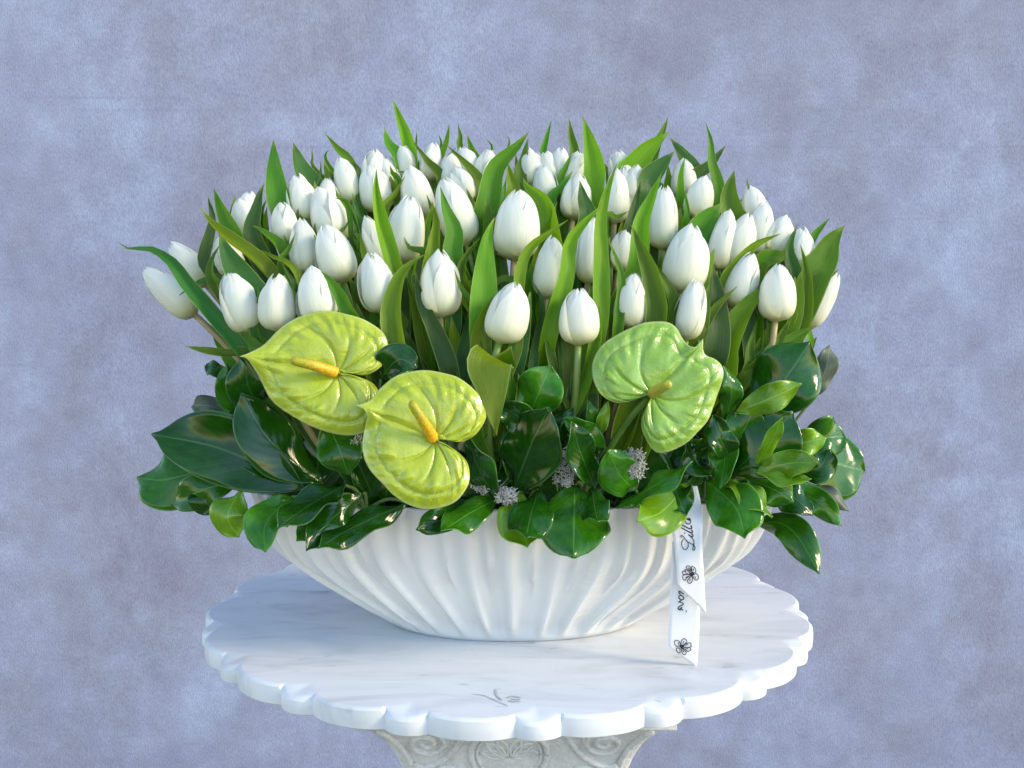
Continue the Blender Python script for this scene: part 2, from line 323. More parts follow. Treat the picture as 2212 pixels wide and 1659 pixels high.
RIBBON_Z=[0.0005, 0.05, 0.09, 0.115, 0.13, 0.142, 0.16]
RIBBON_Y=[-0.1985, -0.1965, -0.1955, -0.192, -0.185, -0.174, -0.16]
TULIPS=[((0.0603, -0.1607, 0.3331), (0.059, -0.1665, 0.285), 0.0332, 'white tulip on long straight tan stem, lowest head right of centre'),
 ((0.1123, -0.1362, 0.3467), (0.1071, -0.142, 0.299), 0.0303, 'closed white tulip directly above the right anthurium heart'),
 ((0.1683, -0.1139, 0.391), (0.1552, -0.1212, 0.3315), 0.0386, 'large white tulip in front of the broad leaf, above the right anthurium'),
 ((0.1675, -0.1462, 0.3405), (0.1573, -0.1525, 0.2889), 0.0265, 'slim white tulip touching the upper right edge of the right anthurium'),
 ((0.2263, -0.1035, 0.365), (0.2078, -0.1096, 0.3171), 0.0299, 'white tulip leaning right, left neighbour of the tan stemmed right tulip'),
 ((0.2489, -0.1189, 0.3545), (0.2447, -0.1249, 0.3047), 0.034, 'rounded white tulip on slanting orange tan stem at far right front'),
 ((0.3189, -0.0604, 0.3471), (0.2884, -0.0673, 0.2972), 0.0265, 'outermost white tulip on the right, leaning out over the bowl end'),
 ((0.2107, -0.0665, 0.4072), (0.1983, -0.0732, 0.3524), 0.0265, 'narrow white tulip half hidden behind the right edge of the broad leaf'),
 ((0.2308, -0.0643, 0.4047), (0.2115, -0.0705, 0.3553), 0.0293, 'white tulip with slanting split petals right of the broad leaf'),
 ((0.2406, -0.0225, 0.4355), (0.2486, -0.0271, 0.3978), 0.0265, 'topmost white tulip on the right shoulder of the bouquet'),
 ((0.2491, -0.0497, 0.418), (0.2407, -0.0558, 0.3672), 0.0265, 'white tulip below the topmost right shoulder tulip'),
 ((0.2706, -0.0536, 0.4038), (0.2547, -0.0582, 0.3681), 0.0265, 'pointed white tulip on the right edge beside a dark slim leaf'),
 ((0.2817, -0.0686, 0.3915), (0.2778, -0.0739, 0.3466), 0.0265, 'white tulip behind slim leaf, second from the right edge'),
 ((0.1519, -0.0415, 0.4325), (0.1487, -0.0486, 0.3733), 0.0299, 'smooth white tulip right of the tall yellow green leaf, upper right'),
 ((0.1968, -0.0133, 0.4461), (0.1841, -0.0183, 0.405), 0.0292, 'white tulip with ragged tip under a leaf pointing up right'),
 ((0.1785, 0.0129, 0.4669), (0.1792, 0.0083, 0.4281), 0.0265, 'small white tulip behind a slim curled leaf at upper right'),
 ((0.1111, 0.0252, 0.4767), (0.1181, 0.0206, 0.4386), 0.0265, 'small white tulip peeking at the back behind the tall strap leaf'),
 ((0.107, -0.0126, 0.4529), (0.1038, -0.0188, 0.4005), 0.0265, 'cream tulip with yellowish base beside the tall strap leaf'),
 ((0.1165, 0.0072, 0.4579), (0.1179, 0.0002, 0.3992), 0.0265, 'white tulip tucked behind the cream tulip with yellowish base'),
 ((0.129, 0.0055, 0.4592), (0.1219, 0.0009, 0.421), 0.0265, 'single pointed white petal tip left of a wrinkled leaf, upper right'),
 ((0.0691, -0.0108, 0.4478), (0.0619, -0.016, 0.4044), 0.03, 'white tulip behind a dark folded leaf, right of the top centre'),
 ((0.076, -0.0878, 0.4005), (0.0723, -0.0951, 0.3394), 0.0265, 'tall white tulip cut off by the long strap leaf right of centre'),
 ((0.1115, -0.0631, 0.3888), (0.1041, -0.0677, 0.3508), 0.0265, 'sliver of white tulip between two upright leaves right of centre'),
 ((0.0324, 0.0114, 0.4609), (0.0362, 0.0068, 0.4224), 0.0265, 'white tulip pair front bud between leaves, top right of centre'),
 ((0.0063, -0.0632, 0.4262), (0.0018, -0.0709, 0.362), 0.045, 'biggest round white tulip in the middle of the bouquet'),
 ((-0.0665, -0.0447, 0.4394), (-0.0448, -0.0525, 0.377), 0.0366, 'large tilted white tulip left of the biggest round tulip'),
 ((-0.0587, 0.0056, 0.458), (-0.042, 0.0009, 0.4223), 0.0265, 'white tulip standing right behind the large tilted tulip'),
 ((-0.1003, -0.0623, 0.4212), (-0.1069, -0.0696, 0.3598), 0.0361, 'tall bluish white tulip with a notched tip left of centre'),
 ((-0.1038, -0.0087, 0.4559), (-0.0919, -0.015, 0.4038), 0.032, 'white tulip just behind and above the tall bluish one'),
 ((-0.146, 0.0002, 0.4586), (-0.1356, -0.0054, 0.4124), 0.0323, 'white tulip behind the dark pointed folded leaf, upper left of centre'),
 ((-0.1452, 0.0285, 0.4782), (-0.144, 0.0236, 0.4371), 0.0282, 'domed white tulip at the top left of the back row'),
 ((-0.1777, 0.0067, 0.4669), (-0.1644, 0.0012, 0.4224), 0.0265, 'white tulip with ragged crown, leftmost of the top row'),
 ((-0.1157, 0.0373, 0.4858), (-0.1125, 0.0328, 0.4473), 0.0265, 'sliver of white tulip behind the tallest leaf in the back row'),
 ((-0.0831, 0.0325, 0.4852), (-0.0859, 0.0279, 0.4465), 0.0265, 'white tulip in the back row just right of the tallest leaf'),
 ((-0.0528, 0.0343, 0.4812), (-0.0429, 0.0297, 0.4438), 0.0265, 'white tulip with fringed tip in the centre of the back row'),
 ((-0.0644, 0.0237, 0.4729), (-0.066, 0.0191, 0.4342), 0.0265, 'white tulip behind a diagonal leaf, below the fringed back tulip'),
 ((-0.0235, 0.0274, 0.4775), (-0.0327, 0.0228, 0.4398), 0.0265, 'white tulip left of the big curved leaf in the back row'),
 ((0.0165, 0.0267, 0.4792), (0.0206, 0.0221, 0.4405), 0.0265, 'white tulip right behind the big curved leaf of the back row'),
 ((0.0262, 0.0301, 0.4742), (0.0287, 0.0256, 0.4357), 0.0265, 'small white tulip tip, first of the cluster right of the curved leaf'),
 ((0.0359, 0.0308, 0.4761), (0.0404, 0.0263, 0.4377), 0.0265, 'small white tulip behind a tiny upright leaf in the back row'),
 ((0.0518, 0.0327, 0.4811), (0.0481, 0.0282, 0.4425), 0.0265, 'pointed white tulip highest in the right half of the back row'),
 ((0.07, 0.0321, 0.4768), (0.065, 0.0275, 0.4386), 0.0265, 'small white tulip between two crossing leaves in the back row'),
 ((0.0755, 0.0238, 0.4729), (0.0627, 0.0192, 0.4362), 0.0265, 'white tulip behind the broad upright leaf, back row right'),
 ((-0.1406, -0.0734, 0.4011), (-0.1204, -0.0797, 0.3523), 0.0265, 'slender half closed white tulip between narrow leaves on the left'),
 ((-0.1307, -0.1195, 0.3652), (-0.1198, -0.126, 0.3126), 0.0342, 'white tulip with a diagonal seam, right above the left anthurium lobe'),
 ((-0.0664, -0.1309, 0.3671), (-0.0658, -0.1379, 0.3088), 0.0354, 'white tulip with clear visible stem left of centre front'),
 ((0.0027, -0.167, 0.3373), (-0.0117, -0.1732, 0.2876), 0.0357, 'lowest white tulip in the front centre, tilted to the right'),
 ((0.0381, -0.1166, 0.3802), (0.0327, -0.1231, 0.3259), 0.0289, 'slender white tulip with a dark seam right of the centre'),
 ((-0.3633, -0.0473, 0.3515), (-0.3142, -0.0549, 0.3083), 0.0308, 'lowest outermost tulip on the left, lying almost sideways'),
 ((-0.342, -0.0324, 0.3775), (-0.3065, -0.0386, 0.3378), 0.0301, 'sideways white tulip above the outermost left one'),
 ((-0.2657, -0.1072, 0.3488), (-0.2457, -0.1143, 0.2929), 0.0356, 'open tipped white tulip at the lower left with tiny scratches'),
 ((-0.2177, -0.1243, 0.3445), (-0.2159, -0.1301, 0.2958), 0.0319, 'upright white tulip just above the left anthurium tip edge'),
 ((-0.1849, -0.1283, 0.3519), (-0.1759, -0.1343, 0.3018), 0.035, 'white tulip half covered from below by the left anthurium'),
 ((-0.1788, -0.0855, 0.3928), (-0.1609, -0.0921, 0.3402), 0.0359, 'white tulip with brown seam on the left, leaning left'),
 ((-0.2051, -0.0682, 0.3991), (-0.2015, -0.0742, 0.349), 0.0265, 'white tulip left behind the brown seamed tulip'),
 ((-0.2286, -0.0447, 0.418), (-0.2227, -0.0496, 0.3771), 0.027, 'creamy tulip left below the two large upper left tulips'),
 ((-0.2188, -0.0165, 0.4471), (-0.2092, -0.0221, 0.4011), 0.0294, 'tall white tulip above and behind the largest upper left tulip'),
 ((-0.1933, -0.0302, 0.4316), (-0.1742, -0.0367, 0.3794), 0.0384, 'largest white tulip of the upper left group, leaning left'),
 ((-0.2735, -0.0338, 0.421), (-0.2646, -0.0384, 0.3833), 0.0265, 'white tulip left of a broad dark leaf on the upper left edge'),
 ((-0.2663, -0.0195, 0.4307), (-0.2704, -0.0241, 0.3925), 0.0265, 'small white tulip crown peeking over the upper left edge tulip'),
 ((-0.1906, -0.0001, 0.4457), (-0.1905, -0.0047, 0.4072), 0.0265, 'narrow slip of white tulip behind yellowish leaves at upper left'),
 ((-0.2842, -0.0666, 0.3821), (-0.2707, -0.0711, 0.3458), 0.0265, 'narrow slip of white tulip between broad leaves on the left'),
 ((-0.1325, 0.0281, 0.471), (-0.1255, 0.0236, 0.4332), 0.0265, 'tiny white tulip tip between two leaves in the left back row')]
TULIP_LEAVES=[(50,
  [(-0.2083, -0.1137, 0.2142), (-0.2519, -0.1214, 0.2771), (-0.2799, -0.1143, 0.3091), (-0.3069, -0.1078, 0.3391), (-0.3206, -0.1038, 0.3575), (-0.3417, -0.1008, 0.3716), (-0.3613, -0.1006, 0.3721),
   (-0.3736, -0.0991, 0.3792)],
  0.0161, 'b', 10, 0.7),
 (56, [(-0.1952, -0.0281, 0.3424), (-0.2303, -0.0263, 0.4112), (-0.2406, -0.018, 0.4498), (-0.2433, -0.0101, 0.487)], 0.024, 'g', -5, 0.1),
 (60, [(-0.1886, -0.0092, 0.3671), (-0.204, -0.0027, 0.4326), (-0.2177, 0.0032, 0.4601), (-0.2272, 0.0088, 0.4862)], 0.0239, 'b', 10, 0.15),
 (30, [(-0.1415, 0.0185, 0.3937), (-0.2039, 0.0192, 0.4569), (-0.209, 0.0218, 0.4691), (-0.2105, 0.0246, 0.4825)], 0.0061, 'g', 0, 0.3),
 (30, [(-0.1415, 0.0185, 0.3937), (-0.1919, 0.0233, 0.4609), (-0.1947, 0.0273, 0.4792), (-0.1911, 0.0274, 0.4798)], 0.0073, 'g', 20, 0.4),
 (30, [(-0.1415, 0.0185, 0.3937), (-0.1701, 0.0269, 0.4637), (-0.1849, 0.0305, 0.4808), (-0.1987, 0.0346, 0.4998)], 0.0117, 'g', 20, 0.5),
 (31, [(-0.1469, -0.0056, 0.3615), (-0.1956, -0.0035, 0.4314), (-0.1972, 0.0006, 0.4504), (-0.1976, 0.0042, 0.4672)], 0.006, 'b', 0, 0.3),
 (31, [(-0.1527, -0.0035, 0.3822), (-0.1869, 0.0015, 0.4365), (-0.1914, 0.0051, 0.4532), (-0.1953, 0.0083, 0.4682)], 0.0102, 'y', 0, 0.3),
 (61, [(-0.2508, -0.0752, 0.2972), (-0.295, -0.0747, 0.3553), (-0.2988, -0.072, 0.3675), (-0.2927, -0.0647, 0.4011), (-0.298, -0.0593, 0.4265)], 0.0129, 'b', 0, 0.2),
 (58, [(-0.2419, -0.0452, 0.3077), (-0.2697, -0.0578, 0.3791), (-0.2854, -0.0511, 0.4097), (-0.2953, -0.0457, 0.4348)], 0.0199, 'g', -15, 0.5),
 (54, [(-0.1903, -0.0786, 0.2826), (-0.2375, -0.0877, 0.3529), (-0.2714, -0.0817, 0.3805), (-0.292, -0.0776, 0.3993), (-0.3025, -0.0743, 0.4149)], 0.0166, 'y', 30, 0.8),
 (50, [(-0.2228, -0.1162, 0.2404), (-0.2333, -0.12, 0.3114), (-0.2491, -0.1139, 0.3391), (-0.2649, -0.1087, 0.3628), (-0.2765, -0.1033, 0.3876)], 0.0301, 'b', 0, 0.2),
 (55, [(-0.2066, -0.0556, 0.3035), (-0.252, -0.0612, 0.3767), (-0.2503, -0.0521, 0.4186), (-0.2452, -0.0477, 0.4392)], 0.021, 'b', -10, 0.3),
 (55, [(-0.2066, -0.0556, 0.3035), (-0.2217, -0.0721, 0.3686), (-0.2401, -0.0677, 0.3887), (-0.2532, -0.066, 0.3966)], 0.0129, 'g', 25, 0.6),
 (54, [(-0.1855, -0.0787, 0.2658), (-0.2031, -0.1005, 0.3463), (-0.2287, -0.0962, 0.3658), (-0.2431, -0.0948, 0.3724)], 0.0082, 'y', 30, 0.6),
 (54, [(-0.1903, -0.0786, 0.2826), (-0.2182, -0.0906, 0.3529), (-0.2132, -0.0862, 0.3726), (-0.2081, -0.0825, 0.3897)], 0.0094, 'g', -30, 0.7),
 (61, [(-0.2433, -0.0757, 0.2807), (-0.2779, -0.0902, 0.3391), (-0.2913, -0.0893, 0.3435), (-0.3054, -0.0905, 0.338), (-0.3188, -0.0924, 0.3292)], 0.0105, 'b', 20, 0.5),
 (61, [(-0.2354, -0.0758, 0.2642), (-0.2743, -0.0966, 0.3293), (-0.2869, -0.093, 0.3456), (-0.2869, -0.0897, 0.361), (-0.2792, -0.0859, 0.3786)], 0.0137, 'g', -20, 0.5),
 (50, [(-0.2083, -0.1137, 0.2142), (-0.2449, -0.1243, 0.2708), (-0.2654, -0.1235, 0.274), (-0.287, -0.1227, 0.2777), (-0.3076, -0.1217, 0.2825)], 0.0118, 'g', 20, 0.5),
 (54, [(-0.1855, -0.0787, 0.2658), (-0.2012, -0.1116, 0.3327), (-0.2114, -0.1078, 0.3499), (-0.2183, -0.1047, 0.3639)], 0.007, 'b', 0, 0.5),
 (44, [(-0.1034, -0.1262, 0.2436), (-0.1453, -0.1423, 0.3079), (-0.1552, -0.1382, 0.3266), (-0.1681, -0.1345, 0.3434), (-0.1826, -0.1321, 0.3544)], 0.0142, 'g', -20, 0.5),
 (50, [(-0.2004, -0.1115, 0.2011), (-0.2333, -0.128, 0.2722), (-0.2445, -0.1244, 0.288), (-0.2566, -0.1221, 0.2986)], 0.0171, 'g', 0, 0.2),
 (32, [(-0.1057, 0.025, 0.3802), (-0.1042, 0.0295, 0.4639), (-0.11, 0.0352, 0.4909), (-0.12, 0.0407, 0.5168), (-0.1276, 0.0448, 0.536)], 0.0154, 'y', -20, 0.6),
 (32, [(-0.1057, 0.025, 0.3802), (-0.1142, 0.0255, 0.46), (-0.1303, 0.0313, 0.4869), (-0.1348, 0.0352, 0.5053)], 0.0202, 'g', 10, 0.4),
 (35, [(-0.0664, 0.0118, 0.3701), (-0.0734, 0.0105, 0.4431), (-0.0892, 0.0155, 0.466), (-0.1038, 0.0201, 0.4878)], 0.0127, 'g', 20, 0.7),
 (32, [(-0.1082, 0.0276, 0.4029), (-0.1027, 0.0492, 0.4903), (-0.1022, 0.0524, 0.5052)], 0.005, 'g', 0, 0.3),
 (33, [(-0.0877, 0.0227, 0.4024), (-0.0767, 0.0264, 0.46), (-0.0685, 0.0322, 0.487), (-0.0662, 0.0367, 0.5081)], 0.011, 'y', -30, 0.6),
 (34, [(-0.033, 0.0246, 0.4014), (-0.0557, 0.0441, 0.4788), (-0.0564, 0.0475, 0.4949), (-0.0583, 0.0511, 0.5117)], 0.01, 'g', 30, 0.7),
 (33, [(-0.0877, 0.0227, 0.4024), (-0.0761, 0.0466, 0.4839), (-0.0805, 0.0501, 0.5001)], 0.0062, 'g', 0, 0.3),
 (34, [(-0.033, 0.0246, 0.4014), (-0.0356, 0.027, 0.4601), (-0.043, 0.0318, 0.4821), (-0.0479, 0.035, 0.4975)], 0.0117, 'g', -10, 0.4),
 (34, [(-0.0252, 0.0193, 0.3572), (-0.0301, -0.0002, 0.4316), (-0.0373, 0.0037, 0.4496), (-0.0516, 0.007, 0.4651), (-0.0672, 0.0109, 0.4832)], 0.0132, 'g', 25, 0.6),
 (34, [(-0.033, 0.0246, 0.4014), (-0.0213, 0.0445, 0.4788), (-0.0281, 0.0478, 0.4943)], 0.0062, 'g', 0, 0.3),
 (25, [(-0.0267, -0.058, 0.309), (-0.0289, -0.0492, 0.3907), (-0.0233, -0.0418, 0.425), (-0.0165, -0.0356, 0.4538), (0.0053, -0.0307, 0.477), (0.0168, -0.0276, 0.4915)], 0.0241, 'g', 15, 0.5),
 (34, [(-0.033, 0.0246, 0.4014), (-0.0042, 0.0475, 0.484), (-0.0066, 0.0506, 0.4983)], 0.0062, 'g', 0, 0.3),
 (26, [(-0.0209, -0.0058, 0.3652), (0.0007, -0.0016, 0.4304), (-0.0016, 0.0023, 0.4483), (-0.0043, 0.0059, 0.465)], 0.0168, 'y', 0, 0.3),
 (26, [(-0.0158, -0.0078, 0.3449), (-0.011, -0.012, 0.4214), (-0.0081, -0.0084, 0.438), (-0.0052, -0.0058, 0.4504)], 0.0089, 'g', 30, 0.4),
 (37, [(0.0257, 0.0147, 0.3756), (0.0091, 0.0111, 0.4432), (0.0127, 0.017, 0.4709), (0.017, 0.0217, 0.4928)], 0.0145, 'g', -10, 0.2),
 (38, [(0.0309, 0.0207, 0.3933), (0.0325, 0.037, 0.4707), (0.0368, 0.042, 0.4942), (0.0424, 0.0462, 0.514)], 0.0093, 'g', 0, 0.4),
 (41, [(0.0598, 0.0224, 0.3959), (0.0647, 0.0376, 0.4719), (0.0617, 0.0428, 0.496), (0.0611, 0.0477, 0.5194)], 0.0129, 'g', 20, 0.8),
 (38, [(0.0309, 0.0207, 0.3933), (0.0308, 0.0283, 0.4614), (0.0317, 0.0325, 0.481)], 0.0052, 'y', 0, 0.3),
 (42, [(0.0453, 0.0119, 0.3745), (0.0492, 0.0108, 0.4431), (0.0559, 0.0147, 0.4612), (0.0632, 0.0182, 0.4776)], 0.0091, 'g', 20, 0.5),
 (40, [(0.0425, 0.0207, 0.377), (0.0497, 0.0244, 0.4575), (0.0455, 0.0281, 0.4745)], 0.0074, 'g', 0, 0.3),
 (23, [(0.0409, -0.0021, 0.34), (0.0394, -0.0151, 0.4189), (0.0512, -0.011, 0.4378), (0.0619, -0.0074, 0.4543)], 0.0142, 'g', -15, 0.5),
 (20, [(0.049, -0.025, 0.307), (0.038, -0.0566, 0.3847), (0.0314, -0.0492, 0.4188), (0.0155, -0.0458, 0.4348), (0.0109, -0.0437, 0.4446)], 0.0245, 'y', -20, 0.5),
 (47, [(0.0261, -0.1217, 0.2384), (0.0027, -0.1581, 0.3032), (0.0048, -0.1524, 0.3289), (0.0079, -0.1468, 0.3548), (0.0163, -0.1429, 0.3725), (0.0351, -0.1398, 0.3871), (0.0519, -0.1373, 0.3986)], 0.0114, 'y', 15, 0.5),
 (46, [(-0.0209, -0.1622, 0.2026), (-0.0252, -0.1587, 0.2929), (-0.0244, -0.1463, 0.3496), (-0.0224, -0.1395, 0.3809), (-0.0161, -0.1355, 0.3997)], 0.0258, 'y', 0, 0.25),
 (25, [(-0.0235, -0.0585, 0.291), (-0.0538, -0.0998, 0.3549), (-0.0551, -0.0924, 0.3888), (-0.0629, -0.0877, 0.4107), (-0.0686, -0.0831, 0.4322)], 0.0197, 'g', 0, 0.3),
 (43, [(-0.0932, -0.0836, 0.274), (-0.0767, -0.0991, 0.355), (-0.0726, -0.0929, 0.3833), (-0.0717, -0.0893, 0.3998), (-0.0768, -0.0852, 0.419)], 0.0148, 'y', -10, 0.7),
 (43, [(-0.0932, -0.0836, 0.274), (-0.1111, -0.1039, 0.3506), (-0.1249, -0.0932, 0.3995), (-0.1297, -0.0874, 0.427), (-0.1297, -0.0827, 0.4491)], 0.018, 'y', 10, 0.9),
 (29, [(-0.1178, -0.0137, 0.3325), (-0.1274, -0.0275, 0.4089), (-0.1184, -0.0229, 0.4299), (-0.1082, -0.0188, 0.4492)], 0.01, 'y', -10, 0.5),
 (62, [(-0.1136, 0.0162, 0.3694), (-0.1173, 0.0072, 0.4405), (-0.1241, 0.0101, 0.4537), (-0.1272, 0.012, 0.4627)], 0.0121, 'g', 0, 0.3),
 (62, [(-0.1136, 0.0162, 0.3694), (-0.1109, 0.0153, 0.4489), (-0.1212, 0.0168, 0.4561)], 0.0055, 'y', 0, 0.3),
 (31, [(-0.1469, -0.0056, 0.3615), (-0.1559, -0.0036, 0.4302), (-0.1622, 0.001, 0.4516), (-0.1684, 0.0041, 0.466)], 0.0114, 'g', -10, 0.4),
 (57, [(-0.1497, -0.0431, 0.3091), (-0.1543, -0.0528, 0.3871), (-0.1634, -0.0459, 0.4191), (-0.176, -0.0447, 0.4248)], 0.0132, 'g', -20, 0.5),
 (57, [(-0.1497, -0.0431, 0.3091), (-0.1494, -0.0556, 0.3848), (-0.1537, -0.0506, 0.4075), (-0.1581, -0.046, 0.4292)], 0.0131, 'b', 0, 0.2),
 (31, [(-0.1469, -0.0056, 0.3615), (-0.1767, -0.0112, 0.4238), (-0.1804, -0.0092, 0.4333), (-0.1817, -0.0077, 0.4404)], 0.0113, 'y', 0, 0.3),
 (57, [(-0.1497, -0.0431, 0.3091), (-0.169, -0.0565, 0.3836), (-0.1647, -0.0543, 0.3938), (-0.1604, -0.0519, 0.4052)], 0.0068, 'g', 0, 0.5),
 (27, [(-0.1076, -0.0741, 0.293), (-0.1366, -0.0912, 0.3583), (-0.1435, -0.0869, 0.3781), (-0.1461, -0.084, 0.3913)], 0.0094, 'y', -10, 0.5),
 (43, [(-0.0932, -0.0836, 0.274), (-0.0805, -0.0923, 0.3594), (-0.0982, -0.0892, 0.3736), (-0.1033, -0.0868, 0.3846)], 0.0127, 'g', 10, 0.5),
 (44, [(-0.0954, -0.1217, 0.215), (-0.1023, -0.1547, 0.2771), (-0.108, -0.1467, 0.3132), (-0.1031, -0.1406, 0.3413), (-0.0928, -0.1372, 0.357), (-0.0772, -0.1348, 0.368)], 0.0202, 'y', -20, 0.5),
 (47, [(0.0279, -0.1247, 0.2684), (0.0017, -0.1226, 0.3381), (-0.0143, -0.1221, 0.3402), (-0.0314, -0.1217, 0.3418), (-0.0501, -0.1221, 0.3402)], 0.0102, 'g', 30, 0.5),
 (46, [(-0.0199, -0.1572, 0.1899), (-0.0231, -0.161, 0.2703), (-0.0274, -0.1548, 0.2979), (-0.0347, -0.1503, 0.3185), (-0.0468, -0.1465, 0.3361), (-0.0527, -0.1426, 0.3538)], 0.0098, 'g', 20, 0.6),
 (24, [(-0.0013, -0.0751, 0.2606), (-0.0419, -0.1262, 0.3339), (-0.0463, -0.1222, 0.3519), (-0.0431, -0.1197, 0.3636), (-0.0298, -0.1155, 0.3829)], 0.0123, 'g', -20, 0.6),
 (45, [(-0.0511, -0.1238, 0.1842), (-0.0543, -0.1603, 0.2567), (-0.0691, -0.1512, 0.2978), (-0.0819, -0.1456, 0.3236), (-0.0885, -0.1393, 0.3528)], 0.017, 'b', -15, 0.4),
 (46, [(-0.0161, -0.1446, 0.1639), (-0.0388, -0.1612, 0.2412), (-0.0452, -0.1543, 0.2719), (-0.0421, -0.1498, 0.2925), (-0.0391, -0.1441, 0.3184)], 0.0155, 'b', 15, 0.5),
 (47, [(0.0254, -0.1192, 0.2231), (0.0313, -0.1591, 0.2873), (0.0395, -0.1526, 0.3167), (0.0492, -0.1458, 0.3476), (0.0521, -0.1397, 0.3761), (0.0644, -0.1359, 0.3938), (0.0837, -0.1319, 0.4129)], 0.0161, 'y', 15, 0.5),
 (21, [(0.0675, -0.0981, 0.2784), (0.1138, -0.1128, 0.3436), (0.123, -0.1012, 0.397), (0.1332, -0.0957, 0.4225), (0.1424, -0.0908, 0.4459)], 0.019, 'y', -10, 0.5),
 (0, [(0.0539, -0.1603, 0.2121), (0.0772, -0.1557, 0.2939), (0.0805, -0.1424, 0.3544), (0.0809, -0.1336, 0.3953), (0.0867, -0.1278, 0.4227), (0.0966, -0.1221, 0.4503)], 0.0155, 'y', 10, 0.4),
 (19, [(0.1073, -0.0078, 0.339), (0.0835, -0.0145, 0.4196), (0.0853, -0.0069, 0.455), (0.0795, -0.0003, 0.4859), (0.0731, 0.0051, 0.5115)], 0.0246, 'y', -15, 0.4),
 (16, [(0.125, 0.0131, 0.3741), (0.1172, 0.0126, 0.4461), (0.1268, 0.0159, 0.4618), (0.1426, 0.02, 0.4807), (0.1648, 0.0237, 0.4981)], 0.026, 'y', 20, 0.4),
 (16, [(0.1237, 0.0156, 0.396), (0.1508, 0.0411, 0.4785), (0.1599, 0.0455, 0.4995), (0.1674, 0.0495, 0.5181)], 0.0137, 'g', 0, 0.5),
 (15, [(0.1783, 0.0035, 0.3857), (0.1896, 0.013, 0.4492), (0.1784, 0.0184, 0.4744), (0.1662, 0.0221, 0.4918)], 0.0205, 'b', 0, 0.2),
 (18, [(0.1177, -0.0041, 0.3611), (0.1414, -0.0078, 0.4262), (0.1401, -0.0038, 0.4447), (0.1526, -0.0005, 0.4601), (0.1675, 0.0028, 0.4757)], 0.0279, 'b', 10, 0.3),
 (15, [(0.1741, -0.001, 0.3423), (0.1724, -0.0104, 0.4244), (0.1737, -0.0045, 0.4522), (0.1786, -0.0005, 0.4707)], 0.01, 'y', -10, 0.5),
 (15, [(0.1741, -0.001, 0.3423), (0.2084, -0.0186, 0.4178), (0.2034, -0.0084, 0.4653), (0.2031, -0.0042, 0.4854), (0.1989, -0.0001, 0.5048)], 0.013, 'g', 0, 0.4),
 (15, [(0.1766, 0.0012, 0.3641), (0.1829, 0.0042, 0.4393), (0.2051, 0.0092, 0.4627), (0.2229, 0.0137, 0.4838)], 0.0149, 'b', 20, 0.4),
 (8, [(0.1992, -0.0736, 0.3236), (0.2251, -0.051, 0.3879), (0.2182, -0.0468, 0.4072), (0.2157, -0.042, 0.4295), (0.2218, -0.0371, 0.4527)], 0.0276, 'g', 0, 0.5),
 (15, [(0.1766, 0.0012, 0.3641), (0.2358, -0.0143, 0.4227), (0.2406, -0.0088, 0.448)], 0.0092, 'g', 0, 0.4),
 (7, [(0.1759, -0.0777, 0.27), (0.1806, -0.0741, 0.3408), (0.1781, -0.0693, 0.3626), (0.1876, -0.062, 0.3961), (0.2068, -0.0571, 0.4189)], 0.0438, 'g', 5, 0.25),
 (9, [(0.2533, -0.033, 0.3394), (0.2518, -0.0217, 0.4161), (0.26, -0.0194, 0.4268)], 0.0069, 'g', 0, 0.3),
 (11, [(0.2325, -0.0629, 0.3177), (0.2861, -0.0619, 0.3729), (0.2984, -0.0584, 0.389), (0.3137, -0.0549, 0.4052)], 0.0111, 'g', 10, 0.4),
 (12, [(0.2578, -0.0785, 0.2621), (0.2843, -0.0882, 0.3394), (0.2995, -0.0832, 0.3623), (0.3073, -0.0794, 0.3795), (0.3213, -0.0759, 0.3961)], 0.0346, 'g', 0, 0.3),
 (12, [(0.2638, -0.0784, 0.279), (0.286, -0.087, 0.3408), (0.3049, -0.0857, 0.3465), (0.316, -0.0838, 0.3551)], 0.0086, 'g', 20, 0.4),
 (12, [(0.2426, -0.0773, 0.2283), (0.2702, -0.1135, 0.2933), (0.2785, -0.1055, 0.3296), (0.2786, -0.1, 0.3549), (0.2744, -0.0952, 0.3769)], 0.0148, 'g', -10, 0.6),
 (12, [(0.2578, -0.0785, 0.2621), (0.2693, -0.094, 0.3366), (0.2647, -0.0862, 0.3722), (0.2748, -0.0809, 0.3966)], 0.015, 'b', 15, 0.7),
 (11, [(0.2173, -0.0641, 0.2826), (0.2362, -0.084, 0.3566), (0.2595, -0.0818, 0.3666), (0.277, -0.0801, 0.3741)], 0.0188, 'g', 20, 0.3),
 (4, [(0.1856, -0.1119, 0.2615), (0.1987, -0.1089, 0.3366), (0.209, -0.1049, 0.3549), (0.2293, -0.1003, 0.376), (0.2543, -0.0979, 0.3873)], 0.012, 'y', 15, 0.5),
 (1, [(0.0971, -0.1408, 0.2341), (0.1306, -0.1489, 0.3004), (0.1286, -0.1399, 0.3409), (0.1208, -0.1343, 0.3668), (0.1099, -0.1285, 0.3939)], 0.0197, 'g', -15, 0.6),
 (2, [(0.1277, -0.1179, 0.2251), (0.1445, -0.1467, 0.3003), (0.1476, -0.1422, 0.3205), (0.1411, -0.138, 0.3395), (0.1265, -0.1329, 0.363)], 0.0129, 'g', 20, 0.5),
 (1, [(0.0944, -0.1384, 0.2208), (0.0949, -0.154, 0.2938), (0.0996, -0.1436, 0.3409), (0.0957, -0.1392, 0.3612), (0.0882, -0.1353, 0.3796)], 0.0101, 'g', 10, 0.5),
 (17, [(0.0948, -0.0276, 0.3033), (0.1136, -0.0579, 0.3832), (0.1229, -0.0496, 0.4216), (0.1279, -0.0451, 0.4424)], 0.0141, 'b', 0, 0.4),
